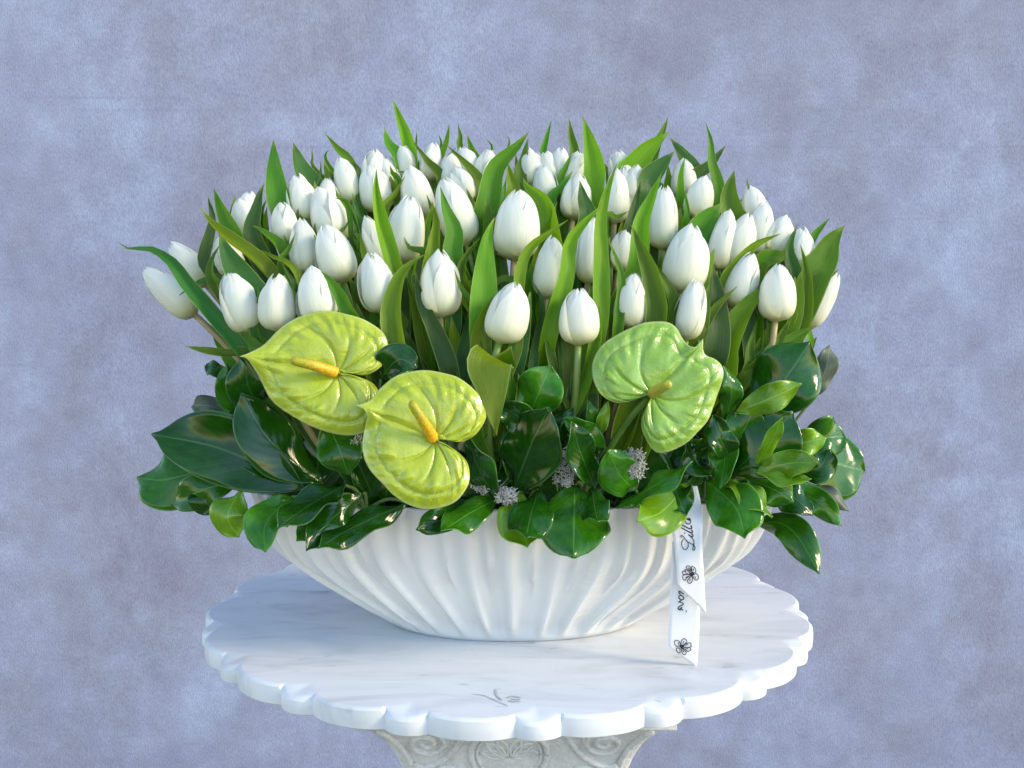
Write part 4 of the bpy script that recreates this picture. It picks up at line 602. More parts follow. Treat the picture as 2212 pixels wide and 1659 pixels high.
INK={'blob_back': (0.1517, -0.1926, 0.0172),
 'blob_front': (0.1589, -0.1964, 0.0847),
 'fl_back': [([(0.1497, -0.1926, 0.0182), (0.1467, -0.1926, 0.0179), (0.1453, -0.1925, 0.0202), (0.1455, -0.1924, 0.0227), (0.1477, -0.1924, 0.0232), (0.1494, -0.1924, 0.0217),
               (0.1507, -0.1925, 0.0192), (0.1497, -0.1926, 0.0182)],
              0.00072),
             ([(0.1511, -0.1925, 0.0192), (0.1511, -0.1924, 0.0217), (0.1526, -0.1923, 0.0242), (0.1545, -0.1923, 0.0244), (0.156, -0.1924, 0.0227), (0.1553, -0.1925, 0.0207),
               (0.1526, -0.1926, 0.0187), (0.1511, -0.1925, 0.0192)],
              0.00072),
             ([(0.1531, -0.1926, 0.0182), (0.1556, -0.1925, 0.0202), (0.1585, -0.1925, 0.0209), (0.1597, -0.1925, 0.0204), (0.1598, -0.1926, 0.0187), (0.1603, -0.1926, 0.0177),
               (0.1581, -0.1926, 0.0169), (0.1536, -0.1926, 0.0172), (0.1531, -0.1926, 0.0182)],
              0.00072),
             ([(0.1536, -0.1926, 0.0167), (0.1571, -0.1926, 0.0167), (0.159, -0.1927, 0.0164), (0.1598, -0.1927, 0.0144), (0.1586, -0.1928, 0.0137), (0.1571, -0.1928, 0.013),
               (0.1551, -0.1927, 0.0147), (0.1531, -0.1927, 0.0159), (0.1536, -0.1926, 0.0167)],
              0.00072),
             ([(0.1517, -0.1927, 0.0159), (0.1536, -0.1927, 0.0147), (0.1556, -0.1928, 0.0122), (0.1549, -0.1929, 0.0105), (0.1532, -0.1929, 0.0102), (0.1519, -0.1928, 0.0122),
               (0.1514, -0.1927, 0.0147), (0.1517, -0.1927, 0.0159)],
              0.00072),
             ([(0.1504, -0.1927, 0.0159), (0.1472, -0.1927, 0.0162), (0.147, -0.1927, 0.0142), (0.1482, -0.1928, 0.0122), (0.1502, -0.1928, 0.0117), (0.15, -0.1927, 0.0142),
               (0.1504, -0.1927, 0.0159)],
              0.00072),
             ([(0.1482, -0.1925, 0.0212), (0.1494, -0.1925, 0.0192)], 0.00072), ([(0.1536, -0.1924, 0.0227), (0.1526, -0.1925, 0.0202)], 0.00072),
             ([(0.1575, -0.1925, 0.0197), (0.1546, -0.1926, 0.0184)], 0.00072), ([(0.1576, -0.1927, 0.0152), (0.1551, -0.1927, 0.0159)], 0.00072),
             ([(0.1537, -0.1928, 0.0122), (0.1524, -0.1927, 0.0144)], 0.00072)],
 'fl_front': [([(0.1581, -0.1964, 0.0868), (0.1558, -0.1963, 0.0884), (0.1542, -0.1963, 0.0899), (0.1545, -0.1961, 0.0915), (0.1563, -0.196, 0.092), (0.1578, -0.1963, 0.0899),
                (0.1586, -0.1964, 0.0868), (0.1581, -0.1964, 0.0868)],
               0.00071),
              ([(0.1591, -0.1964, 0.0868), (0.1588, -0.1961, 0.0915), (0.1604, -0.1961, 0.0912), (0.1619, -0.1963, 0.0897), (0.1624, -0.1964, 0.0865), (0.1604, -0.1964, 0.086),
                (0.1591, -0.1964, 0.0868)],
               0.00071),
              ([(0.1607, -0.1964, 0.0842), (0.163, -0.1964, 0.085), (0.1646, -0.1965, 0.0832), (0.1648, -0.1965, 0.0808), (0.1631, -0.1966, 0.0791), (0.161, -0.1965, 0.0805),
                (0.1599, -0.1965, 0.0832), (0.1607, -0.1964, 0.0842)],
               0.00071),
              ([(0.1594, -0.1965, 0.0826), (0.1595, -0.1966, 0.079), (0.1582, -0.1966, 0.0766), (0.1561, -0.1966, 0.0766), (0.1553, -0.1966, 0.0785), (0.1564, -0.1965, 0.0805),
                (0.1584, -0.1965, 0.0826), (0.1594, -0.1965, 0.0826)],
               0.00071),
              ([(0.1574, -0.1965, 0.0832), (0.1543, -0.1965, 0.0811), (0.1533, -0.1966, 0.0792), (0.1517, -0.1966, 0.0795), (0.1509, -0.1965, 0.0821), (0.1517, -0.1965, 0.0837),
                (0.1568, -0.1964, 0.0842), (0.1574, -0.1965, 0.0832)],
               0.00071),
              ([(0.1568, -0.1964, 0.0847), (0.1532, -0.1964, 0.0842), (0.1512, -0.1964, 0.0847), (0.1506, -0.1964, 0.0865), (0.1517, -0.1964, 0.0872), (0.1537, -0.1964, 0.0868),
                (0.1527, -0.1963, 0.0881), (0.1542, -0.1963, 0.0884), (0.1573, -0.1964, 0.0858), (0.1568, -0.1964, 0.0847)],
               0.00071),
              ([(0.1557, -0.1962, 0.0904), (0.1578, -0.1964, 0.0878)], 0.00071), ([(0.1606, -0.1963, 0.0897), (0.1599, -0.1964, 0.0873)], 0.00071),
              ([(0.1615, -0.1965, 0.0826), (0.1625, -0.1965, 0.0805)], 0.00071), ([(0.1576, -0.1965, 0.0805), (0.1572, -0.1966, 0.0779)], 0.00071),
              ([(0.1533, -0.1965, 0.0816), (0.1558, -0.1965, 0.0826)], 0.00071), ([(0.1527, -0.1964, 0.0858), (0.1553, -0.1964, 0.0852)], 0.00071)],
 'lett_back': [([(0.1533, -0.1909, 0.0648), (0.151, -0.1909, 0.0662), (0.149, -0.1909, 0.0675), (0.1487, -0.1909, 0.066), (0.1504, -0.1909, 0.0645)], 0.001),
               ([(0.149, -0.191, 0.0638), (0.1486, -0.191, 0.062), (0.1501, -0.191, 0.0601), (0.152, -0.1911, 0.0598), (0.1531, -0.191, 0.0613), (0.1517, -0.191, 0.0633), (0.1493, -0.191, 0.0639)],
                0.001),
               ([(0.1515, -0.1911, 0.0598), (0.1498, -0.1911, 0.0585), (0.1484, -0.1911, 0.0577), (0.1506, -0.1911, 0.0575), (0.1525, -0.1911, 0.0565), (0.1523, -0.1912, 0.0553),
                 (0.1504, -0.1912, 0.0545), (0.1491, -0.1912, 0.0535), (0.1482, -0.1912, 0.052), (0.1488, -0.1913, 0.0509), (0.1505, -0.1912, 0.0521), (0.1518, -0.1912, 0.0535)],
                0.00094),
               ([(0.1528, -0.1913, 0.0501), (0.1506, -0.1913, 0.0515), (0.1497, -0.1913, 0.0499)], 0.001), ([(0.1549, -0.1913, 0.0493), (0.1558, -0.1913, 0.0492)], 0.00161),
               ([(0.1556, -0.191, 0.0635), (0.1562, -0.191, 0.063)], 0.00094)],
 'lett_front': [([(0.1506, -0.1922, 0.1162), (0.1495, -0.1916, 0.1175), (0.1502, -0.1913, 0.1183), (0.1519, -0.1918, 0.1172), (0.1539, -0.1929, 0.1142), (0.1559, -0.1931, 0.1126),
                  (0.1585, -0.1933, 0.1112), (0.1606, -0.1935, 0.1101), (0.1618, -0.1938, 0.1082), (0.1615, -0.1941, 0.1059), (0.1605, -0.1941, 0.1054), (0.1599, -0.194, 0.1066),
                  (0.1605, -0.1936, 0.1092), (0.161, -0.1933, 0.1112), (0.1608, -0.193, 0.1137), (0.1597, -0.1925, 0.1157), (0.1581, -0.1917, 0.1174)],
                 0.00076),
                ([(0.1521, -0.1925, 0.1157), (0.1508, -0.1929, 0.1142), (0.1501, -0.1933, 0.1117), (0.1505, -0.1937, 0.1087), (0.152, -0.194, 0.1066), (0.1541, -0.194, 0.1064),
                  (0.1556, -0.1938, 0.1082), (0.156, -0.1934, 0.1107), (0.1551, -0.193, 0.1132), (0.1534, -0.1928, 0.115)],
                 0.00068),
                ([(0.1562, -0.1909, 0.119), (0.1581, -0.1916, 0.1176), (0.1598, -0.1919, 0.117), (0.1603, -0.1913, 0.1183), (0.1593, -0.1905, 0.1199)], 0.00106),
                ([(0.1527, -0.1904, 0.1201), (0.1537, -0.1905, 0.1199)], 0.00136),
                ([(0.15, -0.1883, 0.1247), (0.1533, -0.189, 0.123), (0.1573, -0.19, 0.1209), (0.1596, -0.1903, 0.1203), (0.16, -0.1897, 0.1216), (0.159, -0.189, 0.123)], 0.00106),
                ([(0.1495, -0.1867, 0.128), (0.1525, -0.1876, 0.1261), (0.157, -0.1886, 0.1239), (0.1593, -0.1887, 0.1238), (0.1596, -0.188, 0.1252), (0.1586, -0.1874, 0.1266)], 0.00106),
                ([(0.1549, -0.1846, 0.1313), (0.1542, -0.1858, 0.1299), (0.1552, -0.1867, 0.128), (0.1572, -0.187, 0.1275), (0.1588, -0.1865, 0.1285), (0.1589, -0.1858, 0.1299),
                  (0.1575, -0.1846, 0.1313), (0.1558, -0.1842, 0.1318), (0.154, -0.184, 0.1319)],
                 0.00083),
                ([(0.155, -0.1842, 0.1318), (0.1582, -0.1854, 0.1305), (0.1589, -0.1847, 0.1312), (0.1575, -0.1836, 0.1324)], 0.00091),
                ([(0.1512, -0.1862, 0.1292), (0.1531, -0.1859, 0.1298)], 0.00121),
                ([(0.1557, -0.1753, 0.1414), (0.1568, -0.1765, 0.1401), (0.1566, -0.1786, 0.1379), (0.1546, -0.1798, 0.1365), (0.1521, -0.1794, 0.137)], 0.00091),
                ([(0.1548, -0.1783, 0.1382), (0.1546, -0.1763, 0.1403)], 0.00068)]}
STAIN=[([(-0.0328, -0.262, 0.0), (-0.0228, -0.2649, 0.0), (-0.0105, -0.2789, 0.0), (-0.0027, -0.2874, 0.0)], 0.00102), ([(-0.0147, -0.2505, 0.0), (-0.0093, -0.2505, 0.0)], 0.00087),
 ([(-0.0139, -0.2513, 0.0), (-0.013, -0.2629, 0.0), (-0.0083, -0.2749, 0.0)], 0.00174), ([(-0.0148, -0.2882, 0.0), (-0.003, -0.2874, 0.0)], 0.00044),
 ([(-0.0045, -0.2701, 0.0), (0.0, -0.2661, 0.0), (0.0076, -0.2693, 0.0)], 0.00203), ([(-0.003, -0.2757, 0.0), (0.0015, -0.2781, 0.0), (0.0075, -0.2773, 0.0)], 0.00174),
 ([(-0.0007, -0.2717, 0.0), (0.0068, -0.2741, 0.0)], 0.00232)]
BENT=[(-0.0088, -0.15, 0.2189), (-0.0087, -0.158, 0.2565), (-0.0145, -0.186, 0.2766), (-0.0188, -0.198, 0.2738), (-0.0194, -0.202, 0.2673), (-0.0167, -0.207, 0.2459), (-0.0133, -0.212, 0.2102)]

# ---------------------------------------------------------------- setting: backdrop and ground
def build_setting():
    n, m = 60, 40; V = []; x0, x1, z0, z1, Y = -2.2, 2.2, -.85, 2.1, .95
    for j in range(m + 1):
        for i in range(n + 1):
            x = x0 + (x1 - x0) * i / n; z = z0 + (z1 - z0) * j / m
            y = Y + .006 * noise.noise(Vector((x * 1.3, 0, z * .9))) + .0025 * noise.noise(Vector((x * 4, 3, z * 2)))
            V.append((x, y, z))
    o = mesh('backdrop', V, grid_faces(m + 1, n + 1), M['backdrop']); o['kind'] = 'structure'
    V = [(-3, -2.5, -.85), (3, -2.5, -.85), (3, 1.6, -.85), (-3, 1.6, -.85)]
    g = mesh('ground', V, [(0, 1, 2, 3)], M['ground'], smooth=False); g['kind'] = 'structure'
build_setting()

# ---------------------------------------------------------------- scalloped marble pedestal table
TX, TY = -.0047, 0.0
def build_table():
    t = thing('pedestal_table', 'white marble table with scalloped edge on a carved stone pedestal', 'table', (TX, TY, -.85))
    org = (TX, TY, -.85)
    N = 18; per = 2 * math.pi / N; BIG = .635; SEG = 44 * N; RAD = .3075; TH = .0185
    phase = R_(-90 - 5.2)
    def edge(phi):
        q = ((phi - phase) / per + .5 * BIG) % 1.0
        if q < BIG:
            s = q / BIG * 2 - 1; return RAD + .0075 * (1 - abs(s) ** 2.4), None
        s = (q - BIG) / (1 - BIG) * 2 - 1
        return RAD - .0015 + .0085 * (1 - abs(s) ** 2.2), s
    V = []; rows = []
    qs = [0, .0012, .0035, .006, .009, .0125, .016, .0205, .026, .033, .045, .08, .16, .26]
    def ring(f): rows.append(f)
    def top(q):
        def f(phi):
            e, s = edge(phi); z = 0
            if q < .0035: z -= .0022 * (1 - q / .0035) ** 2
            if s is not None: z -= .0042 * max(0, 1 - q / (.024 * (1 - .88 * abs(s))))
            return max(.0008, e - q), z
        return f
    def side(k):
        def f(phi):
            e, s = edge(phi); d = -.0042 if s is not None else 0
            a = d - .0022; b = -TH
            return e + (.0006 * math.sin(math.pi * k) if True else 0) - (.0015 if k == 1 else 0), a + (b - a) * k
        return f
    ring(lambda phi: (.0008, -TH))
    ring(lambda phi: (.15, -TH)); ring(lambda phi: (edge(phi)[0] - .006, -TH))
    for k in (1, .93, .6, .3): ring(side(k))
    for q in qs: ring(top(q))
    ring(lambda phi: (.0008, 0))
    for f in rows:
        for i in range(SEG):
            phi = 2 * math.pi * i / SEG; r, z = f(phi); V.append((TX + r * math.cos(phi), TY + r * math.sin(phi), z))
    top_o = mesh('table_top', V, grid_faces(len(rows), SEG, 0, True), M['marble'], t, origin=org)
    es = top_o.modifiers.new('crisp', 'EDGE_SPLIT'); es.split_angle = R_(22)
    # stain on the slab: thin dried smears
    VV, FF = [], []
    for pts, wd in STAIN: strip(VV, FF, [Vector((p[0], p[1], .0005)) for p in pts], wd, Vector((0, 0, 1)))
    mesh('stain', [v - Vector(org) for v in VV], FF, M['stain'], top_o)
    # pedestal: square carved capital over a shaft
    zs = [-.0187, -.022, -.058, -.064, -.070, -.074, -.079, -.085, -.092, -.10, -.108, -.116, -.125, -.14, -.17, -.21, -.70, -.73, -.745, -.76, -.765, -.79, -.80, -.85]
    hw = [.146, .150, .154, .160, .160, .157, .151, .144, .138, .131, .126, .122, .118, .113, .107, .105, .105, .112, .125, .128, .14, .143, .155, .155]
    V = []; m = 40; PX = .0080
    def sq(a, h):                              # rounded square
        c, s = math.cos(a), math.sin(a); e = .16
        return PX + TX + h * math.copysign(abs(c) ** e, c), TY + h * math.copysign(abs(s) ** e, s)
    angs = []
    for k in range(4):
        for j in range(10):
            u = (j + .5) / 10 * 2 - 1; angs.append(k * math.pi / 2 + math.atan(math.copysign(abs(u) ** .6, u) * .999))
    for z, h in zip(zs, hw):
        for a in angs: V.append((*sq(a, h), z))
    F = grid_faces(len(zs), m, 0, True); F.append(tuple(range(m)))
    col = mesh('pedestal', V, F, M['stone'], t, origin=org)
    def fy(z): return TY - interp(-z, [-q for q in zs], hw)
    def P(x, z, out=-.0006): return Vector((PX + TX + x, fy(z) - out, z))
    def rel(name, paths, rad):
        VV, FF, UU = [], [], []
        for pts in paths: tube_data(spline(pts, max(8, len(pts) * 3)), rad, 7, VV, FF, UU)
        mesh(name, [v - Vector(org) for v in VV], FF, M['stone'], col)
    cz = -.113
    circ = lambda cx_, cz_, r, a0, a1, n=20: [P(cx_ + r * math.cos(a0 + (a1 - a0) * i / n), cz_ + r * math.sin(a0 + (a1 - a0) * i / n)) for i in range(n + 1)]
    rel('medallion_ring', [circ(-.006, cz, .037, 0, 6.283)], .0032); rel('medallion_ring', [circ(-.006, cz, .031, 0, 6.283)], .0016)
    for sx in (-1, 1):
        for a, ln in ((.25, .026), (.75, .027), (1.25, .026)):
            p0 = (-.006 + sx * .002, cz - .004); d = (sx * math.cos(a), math.sin(a)); nn = (-d[1], d[0])
            rel('carved_leaf', [[P(*p0), P(p0[0] + d[0]*ln*.5 + nn[0]*.005, p0[1] + d[1]*ln*.5 + nn[1]*.005), P(p0[0] + d[0]*ln, p0[1] + d[1]*ln), P(p0[0] + d[0]*ln*.5 - nn[0]*.005, p0[1] + d[1]*ln*.5 - nn[1]*.005), P(*p0)]], lambda u: .0016)
        sc = []
        for i in range(26):
            a = 1.9 + i * .42; r = .020 * (1 - i / 30); sc.append(P(sx * (.086 + r * math.cos(a) * 1), -.098 + r * math.sin(a) * .9))
        rel('carved_scroll', [sc], .0030)
        rel('carved_scroll', [[P(sx * .048, -.082), P(sx * .055, -.10), P(sx * .068, -.118), P(sx * .085, -.128), P(sx * .10, -.126)]], .0034)
        rel('carved_scroll', [[P(sx * .064, -.084), P(sx * .066, -.096), P(sx * .074, -.11)]], .0026)
        rel('carved_leaf', [[P(sx * .05, -.135), P(sx * .066, -.128), P(sx * .08, -.135), P(sx * .066, -.143), P(sx * .05, -.135)]], .0028)
        rel('carved_border', [[P(sx * .128, -.078), P(sx * .119, -.09), P(sx * .110, -.104), P(sx * .104, -.118), P(sx * .10, -.135), P(sx * .097, -.16)]], .0034)
    rel('carved_border', [[P(-.15, -.071, 0), P(0, -.071, 0), P(.15, -.071, 0)]], .0028)
    return t

def strip(VV, FF, pts, width, nrm, samples=None):
    P = spline(pts, samples or max(6, len(pts) * 4)); n = len(P); b = len(VV)
    for i, p in enumerate(P):
        T = (P[min(i+1, n-1)] - P[max(i-1, 0)]).normalized(); S = T.cross(nrm).normalized()
        k = .55 if i in (0, n - 1) else 1
        VV.append(p - S * width * .5 * k); VV.append(p + S * width * .5 * k)
    for i in range(n - 1): FF.append((b + 2*i, b + 2*i + 1, b + 2*i + 3, b + 2*i + 2))
build_table()

# ---------------------------------------------------------------- ribbed ceramic bowl with its foam
BX, BY, RIMZ = .0010, -.045, .134
def bowl_a(z): return sm_interp(z, [0, .004, .010, .018, .027, .038, .053, .072, .10, RIMZ], [.123, .131, .139, .151, .167, .186, .211, .236, .253, .2615])
def bowl_b(z): return sm_interp(z, [0, .004, .012, .03, .06, .10, RIMZ], [.082, .085, .088, .095, .104, .111, .115])
def build_bowl():
    t = thing('oval_bowl', 'white glazed oval bowl with curving ribs, standing on the marble table', 'bowl', (BX, BY, 0))
    SEG = 900; V = []; zs = [0, .0015] + [.003 + .002 * i for i in range(64)] + [.1315, .133, RIMZ]
    e = .92
    NR = 30
    rnd = random.Random(5); jit = [rnd.uniform(-.25, .25) for _ in range(NR + 1)]; ampj = [rnd.uniform(.75, 1.25) for _ in range(NR + 1)]
    def pt(ph, a, b):
        c, s = math.cos(ph), math.sin(ph)
        return math.copysign(abs(c) ** e, c) * a, math.copysign(abs(s) ** e, s) * b
    AL = [0.0]
    for i in range(721):
        p0 = pt(2 * math.pi * i / 720, .222, .103); p1 = pt(2 * math.pi * (i + 1) / 720, .222, .103); AL.append(AL[-1] + math.hypot(p1[0] - p0[0], p1[1] - p0[1]))
    def arc(ph):                               # share of the way round the oval, measured along its edge
        u = (ph / (2 * math.pi)) % 1.0 * 720; i = int(u); return (AL[i] + (AL[i + 1] - AL[i]) * (u - i)) / AL[720]
    def rib(ph, z):
        tt = z / RIMZ
        # ridge parameter spreads evenly along the oval; ribs sweep outward near the ends
        g = ph + .05 * math.sin(2 * ph) * (1 - tt) + .006 * math.sin(5 * ph + 6 * tt) + .005 * math.sin(11 * ph + 8 * tt)
        q = arc(g) * NR; i = int(math.floor(q)) % NR; f = q - math.floor(q)
        f = f + jit[i] * .25 * math.sin(math.pi * f)
        main = 1 / (1 + math.exp(-(f - .34) / .05)) * math.exp(-(max(0, f - .48) / .20) ** 2)                            # rounded ridges, wide hollows
        sp = max(0, min(1, (tt - .40 - .5 * jit[i]) / .25)); h = min(f, 1 - f)
        second = math.exp(-(h / .11) ** 2) * sp * sp * (3 - 2 * sp)        # short ridges that start half way up
        fade = min(1, max(0, (tt - .03) / .10))
        st = 0 * math.sin(z * 6.2832 / .0047 + 5 * f) * (main + second) * min(1, max(0, (.85 - tt) / .2))
        return fade * (.0095 * ampj[i] * (main + .7 * second - .45)) * (1.0 - .3 * tt * tt) + fade * st
    NN = len(zs)
    for z in zs:
        a, b = bowl_a(z), bowl_b(z)
        if z >= .131: a += .0006; b += .0006
        for i in range(SEG):
            ph = 2 * math.pi * i / SEG; x, y = pt(ph, a, b); n = Vector((x / a / a, y / b / b, 0)).normalized()
            d = rib(ph, z); x += n.x * d; y += n.y * d
            V.append((BX + x, BY + y, z))
    inner = [(RIMZ + .0006, -.002), (RIMZ + .0002, -.005), (RIMZ - .004, -.0065), (.10, -.007), (.06, -.008), (.02, -.009)]
    for z, d in inner:
        a, b = bowl_a(min(z, RIMZ)) + d, bowl_b(min(z, RIMZ)) + d
        for i in range(SEG):
            ph = 2 * math.pi * i / SEG; x, y = pt(ph, a, b); k = rib(ph, RIMZ) * .7 if z > .1 else 0
            n = Vector((x / a / a, y / b / b, 0)).normalized(); V.append((BX + x + n.x*k, BY + y + n.y*k, z))
    F = grid_faces(NN + len(inner), SEG, 0, True); F.append(tuple(reversed(range(SEG)))); F.append(tuple((NN + len(inner) - 1) * SEG + i for i in range(SEG)))
    mesh('bowl_body', V, F, M['ceramic'], t, origin=(BX, BY, 0))
    V = []
    for z, k in ((.0225, .8), (.05, .9), (.10, .93), (.116, .92), (.119, .86)):
        for i in range(64):
            ph = 2 * math.pi * i / 64; x, y = pt(ph, (bowl_a(z) - .012) * k, (bowl_b(z) - .012) * k); V.append((BX + x, BY + y, z + .002 * noise.noise(Vector((x * 60, y * 60, z)))))
    F = grid_faces(5, 64, 0, True); F.append(tuple(range(64))[::-1]); F.append(tuple(4 * 64 + i for i in range(64)))
    fo = mesh('floral_foam', V, F, M['foam'], None, origin=(BX, BY, .0225)); tag(fo, 'dark green floral foam filling the bowl under the stems', 'floral foam')
build_bowl()

# ---------------------------------------------------------------- leaf builder (strap leaves and broad leaves)
def leaf(name, parent, org, pts, width, mat, prof, N0, roll=0, fold=.3, wave=.0, n=18, m=9, twist=0, seed=0, thick=.0006, fpow=1.25):
    P = spline(pts, n); V = []; U = []; rn = random.Random(seed); ph = rn.uniform(0, 6.28)
    Lg = sum((P[i+1] - P[i]).length for i in range(n - 1)); prevS = None
    for i in range(n):
        t = i / (n - 1); T = (P[min(i+1, n-1)] - P[max(i-1, 0)]).normalized()
        S = T.cross(N0); S = S.normalized() if S.length > .08 else (prevS or T.orthogonal().normalized())
        if prevS is not None and S.dot(prevS) < 0: S = -S
        if prevS is not None: S = (S + prevS * .6).normalized(); S = (S - T * S.dot(T)).normalized()
        prevS = S.copy()
        S2 = Matrix.Rotation(R_(roll + twist * (t - .5)), 3, T) @ S; Nn = S2.cross(T).normalized()
        if Nn.dot(N0) < 0 and abs(roll) < 60: Nn = -Nn
        wd = width * .5 * prof(t) / max(.6, math.cos(R_(roll)))
        for j in range(m):
            v = j / (m - 1) * 2 - 1
            off = fold * wd * (abs(v) ** fpow) * .55
            wv = wave * (abs(v) ** 1.5) * math.sin(t * 11 + ph + (1.6 if v > 0 else 0)) * min(1, wd / .01)
            nz = .0016 * noise.noise(P[i] * 40 + Vector((0, 0, seed + v)))
            V.append(P[i] + S2 * (wd * v * (1 - .12 * fold * abs(v))) + Nn * (off + wv + nz)); U.append((t, j / (m - 1)))
    o = mesh(name, V, grid_faces(n, m), mat, parent, U, origin=org)
    if thick: solid(o, thick, 0)
    return o
def prof_tulip(t):
    a = sm_interp(t, [0, .12, .3, .5, 1], [.42, .62, .9, 1.0, 1.0]); k = max(0, (t - .46) / .54)
    return a * max(.014, (1 - k ** 2.15)) if k > 0 else a
def prof_broad(t):
    t = min(max(t, 0), 1); w_ = (t ** .98) * ((1 - t) ** .86) / .2795            # obovate blade, tapering to a point
    return max(.02, 1.05 * w_ * (1 - .5 * math.exp(-((1 - t) / .07) ** 2)) + .035 * (1 - t) ** 6)
def prof_drop(t): return max(.01, interp(t, [0, .15, .3, 1], [.95, 1, .93, .0]))

# ---------------------------------------------------------------- tulips
CXB = .0023
def stem_path(pt, pb):
    pt, pb = Vector(pt), Vector(pb); ax = (pb - pt).normalized()
    root = Vector((CXB + (pb.x + .0047) * .55, BY + (pb.y - BY) * .5, .11)); c = pb + ax * .45 * (pb - root).length
    return [pb * (1-s)**2 + c * 2*s*(1-s) + root * s*s for s in [i / 14 for i in range(15)]]
PR_U = [0, .03, .08, .16, .30, .45, .60, .74, .86, .94, 1.0]
PR_R = [.12, .42, .68, .88, 1.0, 1.0, .94, .82, .63, .42, .17]
def petal(parent, org, base, X, Y, Z, Hh, Rr, phi, outer, rn, openk):
    n, m = 17, 13; V = []; U = []
    hgt = Hh * (rn.uniform(.93, .985) if outer else rn.uniform(.97, 1.02)); rs = Rr * (1.0 if outer else .85)
    sg = 1 if rn.random() < .8 else -1; ov = rn.uniform(.06, .12) if outer else .04; ripple = rn.uniform(0, 6.28); tipin = rn.uniform(-.05, .10)
    hw = R_(rn.uniform(55, 66) if outer else rn.uniform(62, 70)); lean = rn.uniform(-.02, .03)
    AW = [1.15, 1.14, 1.04, .96, .84, .64, .42, .21, .02] if outer else [1.15, 1.14, 1.04, 1.0, .95, .86, .70, .46, .06]
    for i in range(n):
        u = i / (n - 1); u = 1 - (1 - u) ** 1.15
        r = rs * (sm_interp(u, PR_U, PR_R) + openk * max(0, u - .5) * .9 + (tipin if outer else 0) * max(0, u - .8) * 2)
        aw = hw * sm_interp(u, [0, .1, .35, .55, .70, .82, .91, .965, 1], AW)
        for j in range(m):
            v = j / (m - 1) * 2 - 1; a = phi + v * aw
            rr = r * (1 + sg * ov * v + (.035 if outer else 0) * abs(v) ** 5 + .022 * math.exp(-(v / .14) ** 2) * min(1, u * 2) * (1 if outer else .5)) + rs * lean
            rr += .012 * rs * math.sin(v * 9 + u * 7 + ripple) * u
            zz = u * hgt + .02 * Hh * (1 - v * v) * (u > .8) * (u - .8) * 5 + .018 * Hh * math.sin(v * 6 + ripple) * max(0, u - .75) * 4 * (abs(v))
            V.append(base + X * (rr * math.cos(a)) + Y * (rr * math.sin(a)) + Z * zz); U.append((u, j / (m - 1)))
    return mesh('petal', V, grid_faces(n, m), M['petal'], parent, U, origin=org)
TUL = []
def build_tulip(i, pt, pb, wd, label):
    path = stem_path(pt, pb); root = path[-1]; rn = random.Random(100 + i)
    t = thing('tulip', label, 'tulip', root, 'white tulips in the oval bowl'); TUL.append((t, root))
    pt, pb = Vector(pt), Vector(pb); Z = (pt - pb).normalized(); Hh = (pt - pb).length * 1.06
    X = Z.cross(Vector((0, -1, 0))).normalized(); Y = Z.cross(X)
    phi0 = rn.uniform(0, 6.28); openk = rn.choice([-.03, 0, .02, .05, .1, .22]) 
    for k in range(3): petal(t, root, pb, X, Y, Z, Hh, wd * .51, phi0 + k * 2.0944 + rn.uniform(-.12, .12), True, rn, openk)
    for k in range(3): petal(t, root, pb, X, Y, Z, Hh, wd * .51, phi0 + 1.047 + k * 2.0944 + rn.uniform(-.12, .12), False, rn, openk * .7)
    VV, FF, UU = tube_data(spline(path, 18), lambda s: .0031 + .0012 * s, 8)
    mesh('stem', VV, FF, M['stem'], t, UU, origin=root)
for i, (pt, pb, wd, lab) in enumerate(TULIPS): build_tulip(i, pt, pb, wd, lab)
for i, (ti, pts, wd, cl, roll, fold) in enumerate(TULIP_LEAVES):
    t, root = TUL[ti]
    N0 = Vector((0, -.93, .36)).normalized()
    leaf('leaf', t, root, pts, wd * 1.10, M[cl], prof_tulip, N0, roll, fold * 1.5 + .12, .0012, 22, 9, random.Random(i).uniform(-25, 25), i, 0)
# leaves deeper inside the bunch, on the stems that carry them
rn = random.Random(11)
for i, (t, root) in enumerate(TUL):
    path = stem_path(TULIPS[i][0], TULIPS[i][1])
    hd = Vector(path[0])
    for q in range(3):
        k = rn.choice([8, 9, 10, 11]); s = Vector(path[k]); ln = min(rn.uniform(.10, .17), (hd - s).length * rn.uniform(.75, 1.0))
        lat = Vector((rn.uniform(-1, 1), rn.uniform(.1, 1.0), 0)) * .026
        e = s + (hd - s).normalized() * ln; p2 = e + lat + Vector((0, .016, 0)); p1 = s.lerp(p2, .5) + lat * .3 + Vector((0, .006, 0))
        leaf('leaf', t, root, [s, p1, p2], rn.uniform(.030, .046), M[rn.choice('yggb')], prof_tulip, Vector((rn.uniform(-.5, .5), -.9, .2)).normalized(), rn.uniform(-30, 30), .4, .001, 12, 7, 0, 500 + i * 3 + q, 0)
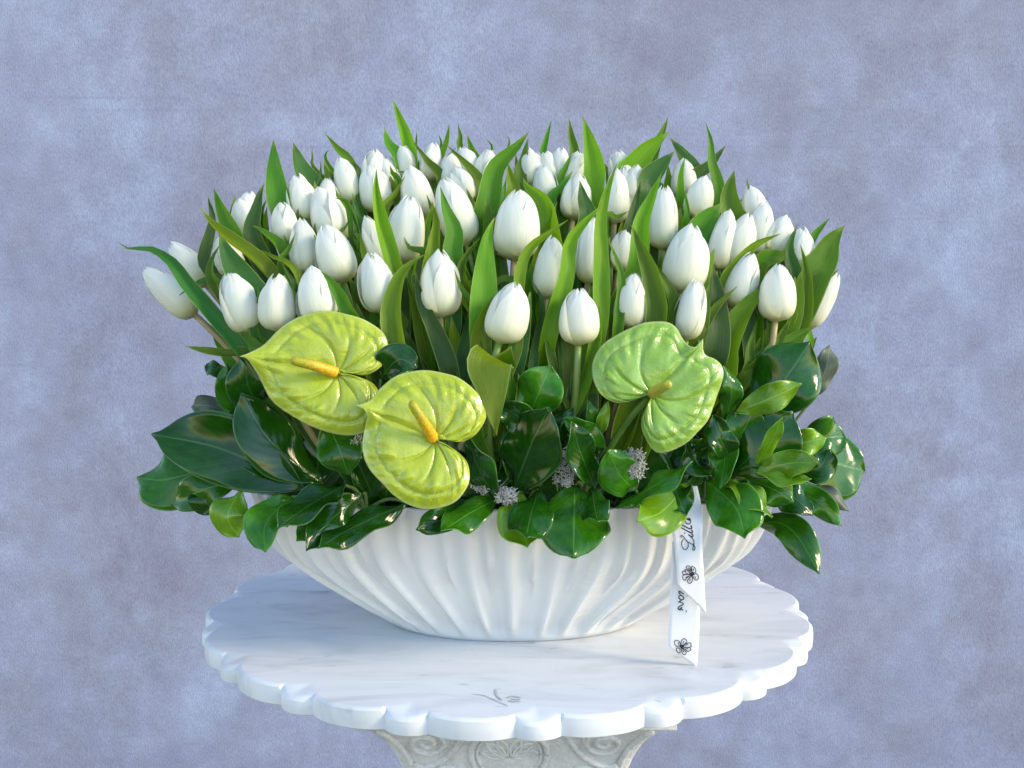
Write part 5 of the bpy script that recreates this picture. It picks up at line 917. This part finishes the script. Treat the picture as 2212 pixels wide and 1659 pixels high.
# one or two slim upright leaves close behind every head
rn = random.Random(12)
for i, (t, root) in enumerate(TUL):
    if i in (6, 48, 49): continue
    path = stem_path(TULIPS[i][0], TULIPS[i][1]); hd = Vector(path[0]); tip = Vector(TULIPS[i][0]); wd = TULIPS[i][2]
    for q in range(4):
        sx = (-1, 1, -1, 1)[q] * rn.uniform(.5, 1.0); s = Vector(path[rn.choice([5, 6, 7])])
        p1 = hd + Vector((sx * wd * .55, .012, rn.uniform(-.01, .01))); p2 = hd.lerp(tip, rn.uniform(.55, 1.02)) + Vector((sx * wd * rn.uniform(.5, 1.0), .004 + .010 * (q > 1) + rn.uniform(0, .008), 0))
        leaf('leaf', t, root, [s, p1, p2], rn.uniform(.014, .028), M[rn.choice('yyyggb')], prof_tulip, Vector((rn.uniform(-.6, .6), -.9, .25)).normalized(), rn.uniform(-35, 35), rn.uniform(.3, .8), .001, 14, 7, rn.uniform(-30, 30), 1500 + i * 3 + q, 0)
# leaves standing in front of the stems of the front rows
rn = random.Random(14)
for i, (t, root) in enumerate(TUL):
    path = stem_path(TULIPS[i][0], TULIPS[i][1]); hd = Vector(path[0])
    if hd.y > -.085 or i in (6, 48, 49): continue
    for q in range(3):
        s = Vector(path[12]) + Vector((0, -.004, 0)); sx = rn.uniform(-1, 1); p2 = hd + Vector((sx * .026, -.004 + rn.uniform(0, .016), rn.uniform(-.035, .012)))
        p1 = s.lerp(p2, .5) + Vector((sx * .012, -.012, 0))
        leaf('leaf', t, root, [s, p1, p2], rn.uniform(.018, .030), M[rn.choice('yyggb')], prof_tulip, Vector((rn.uniform(-.6, .6), -.9, .25)).normalized(), rn.uniform(-35, 35), rn.uniform(.3, .8), .001, 14, 7, rn.uniform(-30, 30), 2500 + i * 3 + q, 0)
# the leaf snapped over at the front: it rises behind and hangs down from the fold
def bent_leaf():
    t, root = TUL[46]
    pts = BENT
    leaf('leaf', t, root, pts[2:], .0410, M['y'], prof_drop, Vector((0, -.95, .3)).normalized(), 6, .12, .0004, 16, 9, 0, 77, 0)
    leaf('leaf', t, root, pts[:3], .034, M['g'], lambda s: .5 + .5 * s, Vector((0, -.95, .3)).normalized(), 0, .1, .0, 8, 7, 0, 78, 0)
bent_leaf()

# ---------------------------------------------------------------- anthurium blooms
def build_anthurium(ol, S, st, wd, cl, stm, label):
    S, st = Vector(S), Vector(st)
    t = thing('anthurium', label, 'flower', Vector(stm[-1]), 'anthurium blooms in the bowl'); org = Vector(stm[-1])
    n = 168; O = spline(ol + [ol[0]], n + 1)[:-1]
    cen = sum(O, Vector()) / n; tip = O[0]; ax = (tip - S).normalized()
    Nn = Vector((0, -1, .29)).normalized(); side = Nn.cross(ax).normalized(); ax = side.cross(Nn).normalized()
    RINGS = 44; V = [S - Nn * .004]; U = [(0, 0)]; amax = max((o - S).length for o in O)
    nv = 4.3
    for k in range(1, RINGS + 1):
        r = k / RINGS
        for j in range(n):
            d = O[j] - S; p = S + d * r; x = d.dot(ax); y = d.dot(side); L = d.length; th = math.atan2(y, x); at_ = abs(th) / math.pi
            q = at_ - .26 * (1 - r) * math.sin(math.pi * at_)          # veins bow out from the foot
            f = q * nv; f -= math.floor(f); vein = math.exp(-((min(f, 1 - f)) / .085) ** 2)
            mar = math.exp(-((r - .80) / .022) ** 2)
            cell = math.sin(math.pi * f) * math.sin(math.pi * min(1, r / .8)) ** .6 if r < .8 else 0
            ribs = .5 + .5 * math.sin(at_ * 62 + 9 * r)
            big = min(1, L / amax / .55)
            h = -.0055 * (1 - r) ** 1.6 + .004 * math.sin(math.pi * r) + big * (.0013 * cell - .0016 * vein * math.sin(math.pi * min(1, r * 1.05)) - .0017 * mar * (1 if at_ > .04 else 0) + .0015 * ribs * (math.exp(-((r - .70) / .12) ** 2) + .7 * math.exp(-((r - .9) / .06) ** 2)))
            h -= .007 * r ** 4 * (.4 + .6 * math.sin(2.2 * th + .6) ** 2); h += .012 * math.exp(-((at_) / .05) ** 2) * max(0, r - .75) * 3
            h += .0018 * noise.noise(p * 55)
            V.append(p + Nn * h); U.append((r, at_))
    F = [(0, 1 + j, 1 + (j + 1) % n) for j in range(n)] + grid_faces(RINGS, n, 1, True)
    o = mesh('spathe', V, F, M[cl], t, U, origin=org); solid(o, .0006, 0)
    d = (st - S); P = spline([S - Nn * .002, S + d * .5 + Nn * .006, st + Nn * .004], 26)
    VV, FF, UU = tube_data(P, lambda s: wd * .57 * (1.0 - .22 * s) * (math.sqrt(max(0.02, 1 - ((s - .9) / .1) ** 2)) if s > .9 else 1), 18)
    mesh('spadix', VV, FF, M['sy' if cl == 'ay' else 'sg'], t, UU, origin=org)
    VV, FF, UU = tube_data(spline(stm, 20), .0031, 10); mesh('stem', VV, FF, M['astem'], t, UU, origin=org)
for a in ANTHURIUMS: build_anthurium(*a)

# ---------------------------------------------------------------- broad leaf sprigs round the rim
SPRIGS = []
def build_sprigs():
    groups = {}
    for f in FOLIAGE: groups.setdefault(f[0], []).append(f)
    for gi, (s, fs) in enumerate(groups.items()):
        bases = [Vector(f[1][0]) for f in fs]; c = sum(bases, Vector()) / len(bases)
        root = Vector((max(-.2, min(.2, BX + (c.x - BX) * .82)), max(-.115, BY + (c.y - BY) * .72), .108))
        t = thing('leaf_sprig', SPRIG_LABELS[s], 'leaf sprig', root, 'glossy leaf sprigs around the rim'); SPRIGS.append((t, root))
        node = root.lerp(c, .55); node.z = max(node.z, .128); VV, FF, UU = [], [], []
        tube_data(spline([root, root.lerp(node, .5) + Vector((0, 0, .006)), node], 8), .0024, 7, VV, FF, UU)
        for b in bases:
            mid = node.lerp(b, .5) + Vector((0, .004, .006)); tube_data(spline([node, mid, b], 8), lambda q: .0022 - .0010 * q, 7, VV, FF, UU)
        mesh('stem', VV, FF, M['twig'], t, UU, origin=root)
        for k, (_, pts, wd, cl, roll) in enumerate(fs):
            P = [Vector(p) for p in pts]
            # arch the blade a little towards the viewer and the light
            ext = (P[-1] - P[-2]) * .16; P[-1] = P[-1] + ext
            P = [P[0]] + [p + Vector((0, -.006, .0)) for p in P[1:-1]] + [P[-1]]
            leaf('leaf', t, root, P, wd * 1.12, M[cl], prof_broad, Vector((0, -.9, .43)).normalized(), roll, random.Random(gi * 20 + k).choice([-.30, -.15, .18, .34]), .0048, 24, 13, random.Random(k).uniform(-20, 20), gi * 31 + k, .0007, 1.5)
build_sprigs()
# small dark inner leaves of the same sprigs, between the rim and the tulip stems
def inner_leaves():
    rn = random.Random(21)
    for i in range(64):
        x = rn.uniform(-.23, .23); k = math.sqrt(max(.05, 1 - (x / .25) ** 2)); y = BY - .10 * k + rn.uniform(-.006, .02)
        b = Vector((BX + x, y, rn.uniform(.122, .15))); t, root = min(SPRIGS, key=lambda q: (q[1] - b).length)
        e = b + Vector((rn.uniform(-.035, .035), rn.uniform(-.012, .008), rn.uniform(.03, .08))); md = b.lerp(e, .5) + Vector((0, -.006, 0))
        leaf('leaf', t, root, [b, md, e], rn.uniform(.034, .052), M[rn.choice('dddm')], prof_broad, Vector((rn.uniform(-.4, .4), -.9, .3)).normalized(), rn.uniform(-25, 25), .3, .002, 12, 9, 0, 900 + i)
        VV, FF, UU = tube_data(spline([root, root.lerp(b, .5) + Vector((0, 0, .004)), b], 6), .0016, 6); mesh('stem', VV, FF, M['twig'], t, UU, origin=root)
inner_leaves()

# ---------------------------------------------------------------- moss
def build_moss(c, a, b, label, seed):
    rn = random.Random(seed); c = Vector(c); a *= 1.25; b *= 1.2; VV, FF, UU = [], [], []
    base = c - Vector((0, -.012, b)); base.z = max(base.z, .112); n = int(400 + 60000 * a * b * 9)
    for i in range(n):
        p = c + Vector((rn.uniform(-a, a), 0, rn.uniform(-b, b))); e = ((p.x - c.x) / a) ** 2 + ((p.z - c.z) / b) ** 2
        if e > .62 + .55 * noise.noise(p * 90): continue
        p.y += .008 - .010 * math.sqrt(max(0, 1 - e)) + rn.uniform(-.002, .002)
        d = Vector((rn.uniform(-1, 1), rn.uniform(-.8, .3), rn.uniform(-1, 1))).normalized(); path = [p.copy()]; ax = Vector((rn.uniform(-1, 1), rn.uniform(-1, 1), rn.uniform(-1, 1))).normalized()
        for s in range(5):
            d = (Matrix.Rotation(rn.uniform(.3, .9), 3, ax) @ d).normalized(); p = p + d * rn.uniform(.0007, .0012); path.append(p.copy())
        tube_data(path, .00036, 4, VV, FF, UU, cap=False)
    o = mesh('moss_tuft', VV, FF, M['moss'], None, origin=base); tag(o, label, 'moss', 'pale moss tufts on the foam')
for i, m_ in enumerate(MOSS): build_moss(*m_, 40 + i)

# ---------------------------------------------------------------- printed ribbon
def ribbon_y(z, k): return interp(z, RIBBON_Z, RIBBON_Y) + (.006 if k else 0)
def build_ribbon():
    foot = Vector(RIBBON['back'][-1][1])
    t = thing('ribbon', 'white printed grosgrain ribbon with two slanted tails hanging over the bowl front', 'ribbon', foot)
    for k, nm in enumerate(('front', 'back')):
        rows = RIBBON[nm]; Lp = spline([r[0] for r in rows], 40); Rp = spline([r[1] for r in rows], 40); V, U = [], []; acc = 0; m = 9
        for i in range(40):
            if i: acc += ((Lp[i] - Lp[i-1]).length + (Rp[i] - Rp[i-1]).length) / 2
            for j in range(m): u = j / (m - 1); p = Lp[i].lerp(Rp[i], u); p.y = ribbon_y(p.z, k); V.append(p); U.append((u, acc))
        o = mesh('ribbon_tail', V, grid_faces(40, m), M['ribbon'], t, U, origin=foot); solid(o, .0004, 1 if False else 0)
        VV, FF = [], []
        for pts, wd in INK['lett_' + nm]: strip(VV, FF, [Vector(p) for p in pts], wd, Vector((0, -1, 0)))
        mesh('lettering', [v - foot for v in VV], FF, M['ink'], o)
        VV, FF = [], []
        for pts, wd in INK['fl_' + nm]: strip(VV, FF, [Vector(p) for p in pts], wd, Vector((0, -1, 0)))
        b = Vector(INK['blob_' + nm]) + Vector((0, -.0003, 0)); s0 = len(VV); rn = random.Random(k)
        for q in range(14): rr = .0020 * rn.uniform(.6, 1.25); VV.append(b + Vector((rr * math.cos(q * .4488), 0, rr * math.sin(q * .4488))))
        FF.append(tuple(s0 + q for q in range(14)))
        mesh('printed_flower', [v - foot for v in VV], FF, M['ink'], o)
build_ribbon()
